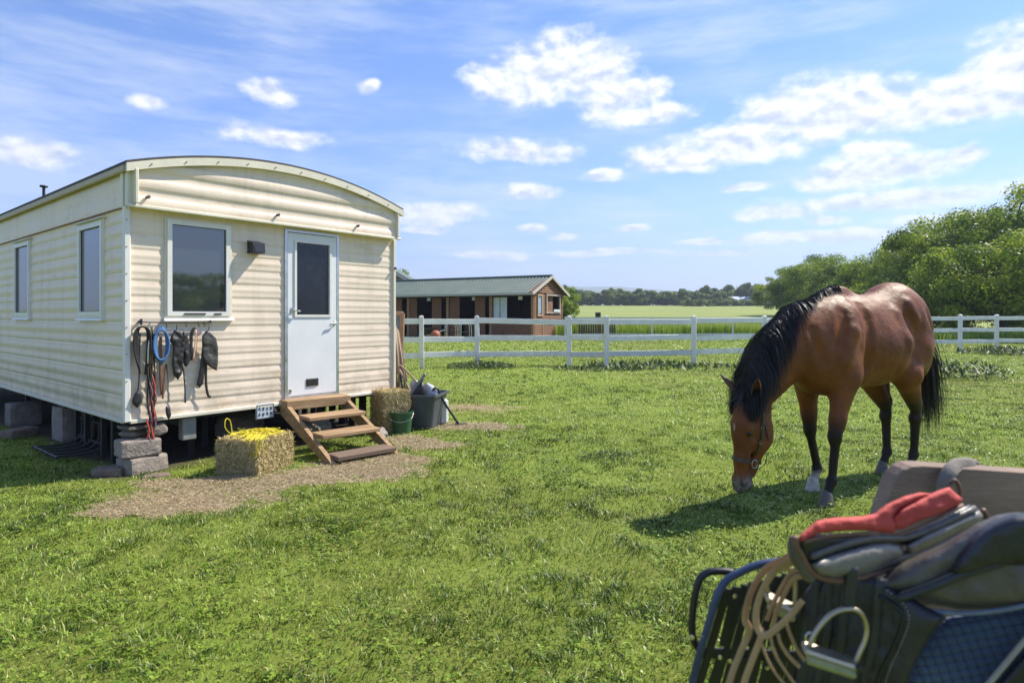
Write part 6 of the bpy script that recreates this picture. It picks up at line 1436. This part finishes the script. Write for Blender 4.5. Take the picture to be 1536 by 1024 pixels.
m = MB(); ptube(m, [(1278,850),(1277,885),(1274,914)], lambda a, b: 1.09, .012, 8, .3, up=(0,-1,.1)); m.build('stirrup_leather', fl_b, sad, smooth=True)
# reins
rn = thing('reins', 'coiled tan leather reins hanging down the left side of the saddle', 'reins', tuple(P(1150,920,1.15)), 0)
def rein(pts, w, Yb, dz=0): m = MB(); ptube(m, pts, Yb, w, 8, .24, up=(.25,-1,.15)); m.build('rein', tanst, rn, smooth=False)
rein([(1202,824),(1178,838),(1150,852),(1130,880),(1120,910),(1118,930),(1124,946),(1112,975),(1098,1010),(1084,1060)], .0074, 1.160)
rein([(1204,830),(1182,845),(1160,858),(1142,888),(1134,918),(1135,938),(1142,952),(1128,990),(1116,1024),(1106,1070)], .0074, 1.145)
rein([(1196,836),(1168,850),(1146,880),(1134,915),(1136,940),(1146,952),(1160,946),(1184,924),(1204,900)], .0070, 1.130)
rein([(1206,850),(1186,860),(1170,885),(1160,905),(1150,930)], .0055, 1.170)
rein([(1208,862),(1190,868),(1176,892),(1163,922),(1160,945)], .0055, 1.165)
rein([(1140,955),(1148,980),(1160,1004),(1180,1030),(1200,1060)], .0030, 1.175)
rein([(1156,955),(1162,978),(1176,1002),(1196,1030)], .0034, 1.172)
rein([(1167,950),(1172,966),(1184,984),(1200,1000)], .0040, 1.168)
rein([(1178,930),(1186,952),(1196,974),(1208,990)], .0040, 1.166)
# padded girth with the red cloth on top
gd = thing('padded_girth', 'padded girth of grey leather with faded red cloth on top, across the saddle', 'girth', tuple(P(1330,800,1.12)), 0)
Yg = lambda a, b: 1.06+.0007*(a-1200)
puff([(1196,812),(1203,800),(1240,800),(1300,798),(1335,806),(1360,800),(1400,782),(1440,760),(1456,756),(1462,768),(1440,782),(1400,800),(1362,816),(1330,825),(1290,830),(1250,842),(1222,848),(1206,842)], ff_(lambda a, b: Yg(a, b)+.010), .020, 'lining', blk2, gd, 4, 14)
puff([(1214,846),(1228,836),(1262,826),(1300,816),(1330,812),(1350,816),(1357,826),(1352,838),(1320,850),(1286,862),(1250,866),(1228,862)], ff_(Yg), .030, 'padded_roll', grey_pad, gd, 4, 16, wob=.002, seed=6)
puff([(1358,816),(1385,800),(1420,784),(1450,770),(1468,764),(1478,772),(1472,786),(1440,800),(1400,820),(1370,832),(1360,828)], ff_(Yg), .026, 'padded_roll', grey_pad, gd, 4, 13, wob=.002, seed=7)
puff([(1196,810),(1202,800),(1216,788),(1226,780),(1250,776),(1290,774),(1312,770),(1330,756),(1356,744),(1380,738),(1398,740),(1380,748),(1350,762),(1340,776),(1348,786),(1340,800),(1322,798),(1300,795),(1260,796),(1226,800),(1206,812)], ff_(lambda a, b: Yg(a, b)-.004), .018, 'red_cloth', redc, gd, 3, 9, wob=.016, seed=8, wf_=.05)
puff([(1342,794),(1338,776),(1350,762),(1382,746),(1410,734),(1424,730),(1432,738),(1444,748),(1440,756),(1412,770),(1376,782),(1358,792)], ff_(lambda a, b: Yg(a, b)-.006), .018, 'red_cloth', redc, gd, 3, 9, wob=.016, seed=9, wf_=.05)
m = MB(); ptube(m, [(1192,804),(1194,818),(1202,832),(1212,850),(1228,864),(1256,870),(1290,866),(1330,854),(1360,846),(1400,832),(1440,812),(1470,796),(1482,780),(1474,764)], lambda a, b: Yg(a, b)-.006, .0055, 8); m.build('piping', brp, gd, smooth=True)
m = MB(); ptube(m, [(1206,812),(1240,804),(1300,800),(1330,806),(1362,797),(1400,780),(1444,757)], lambda a, b: Yg(a, b)-.014, .0035, 7); m.build('edge_seam', brp, gd, smooth=True)
m = MB(); ptube(m, [(1216,834),(1260,818),(1310,806),(1356,806),(1400,790),(1462,762)], lambda a, b: Yg(a, b)-.012, .0065, 8); m.build('fold', fl_g, gd, smooth=True)
m = MB(); ptube(m, [(1236,856),(1280,856),(1330,842),(1380,826),(1440,800)], lambda a, b: Yg(a, b)+.0, .011, 8); m.build('under_roll', fl_g, gd, smooth=True)
m = MB(); ptube(m, [(1192,806),(1190,822),(1196,840),(1206,856),(1216,866)], lambda a, b: Yg(a, b)+.004, .010, 8); m.build('end_binding', fl_g, gd, smooth=True)
# ------------------------------------------------------------------ haze
m = MB(); m.box((300, 1600, 100-20), (7200, 4200, 300)); hz_m = bpy.data.materials.new('air'); hz_m.use_nodes = True; nn, ll, pb = nodes(hz_m); nn.remove(pb)
pv = nn.new('ShaderNodeVolumePrincipled'); pv.inputs['Color'].default_value = (.72,.82,1,1); pv.inputs['Density'].default_value = .00042; pv.inputs['Anisotropy'].default_value = .2
ll.new(pv.outputs[0], nn['Material Output'].inputs['Volume']); tag(m.build('haze', hz_m), 'thin bluish summer haze over the fields', 'haze', kind='stuff')
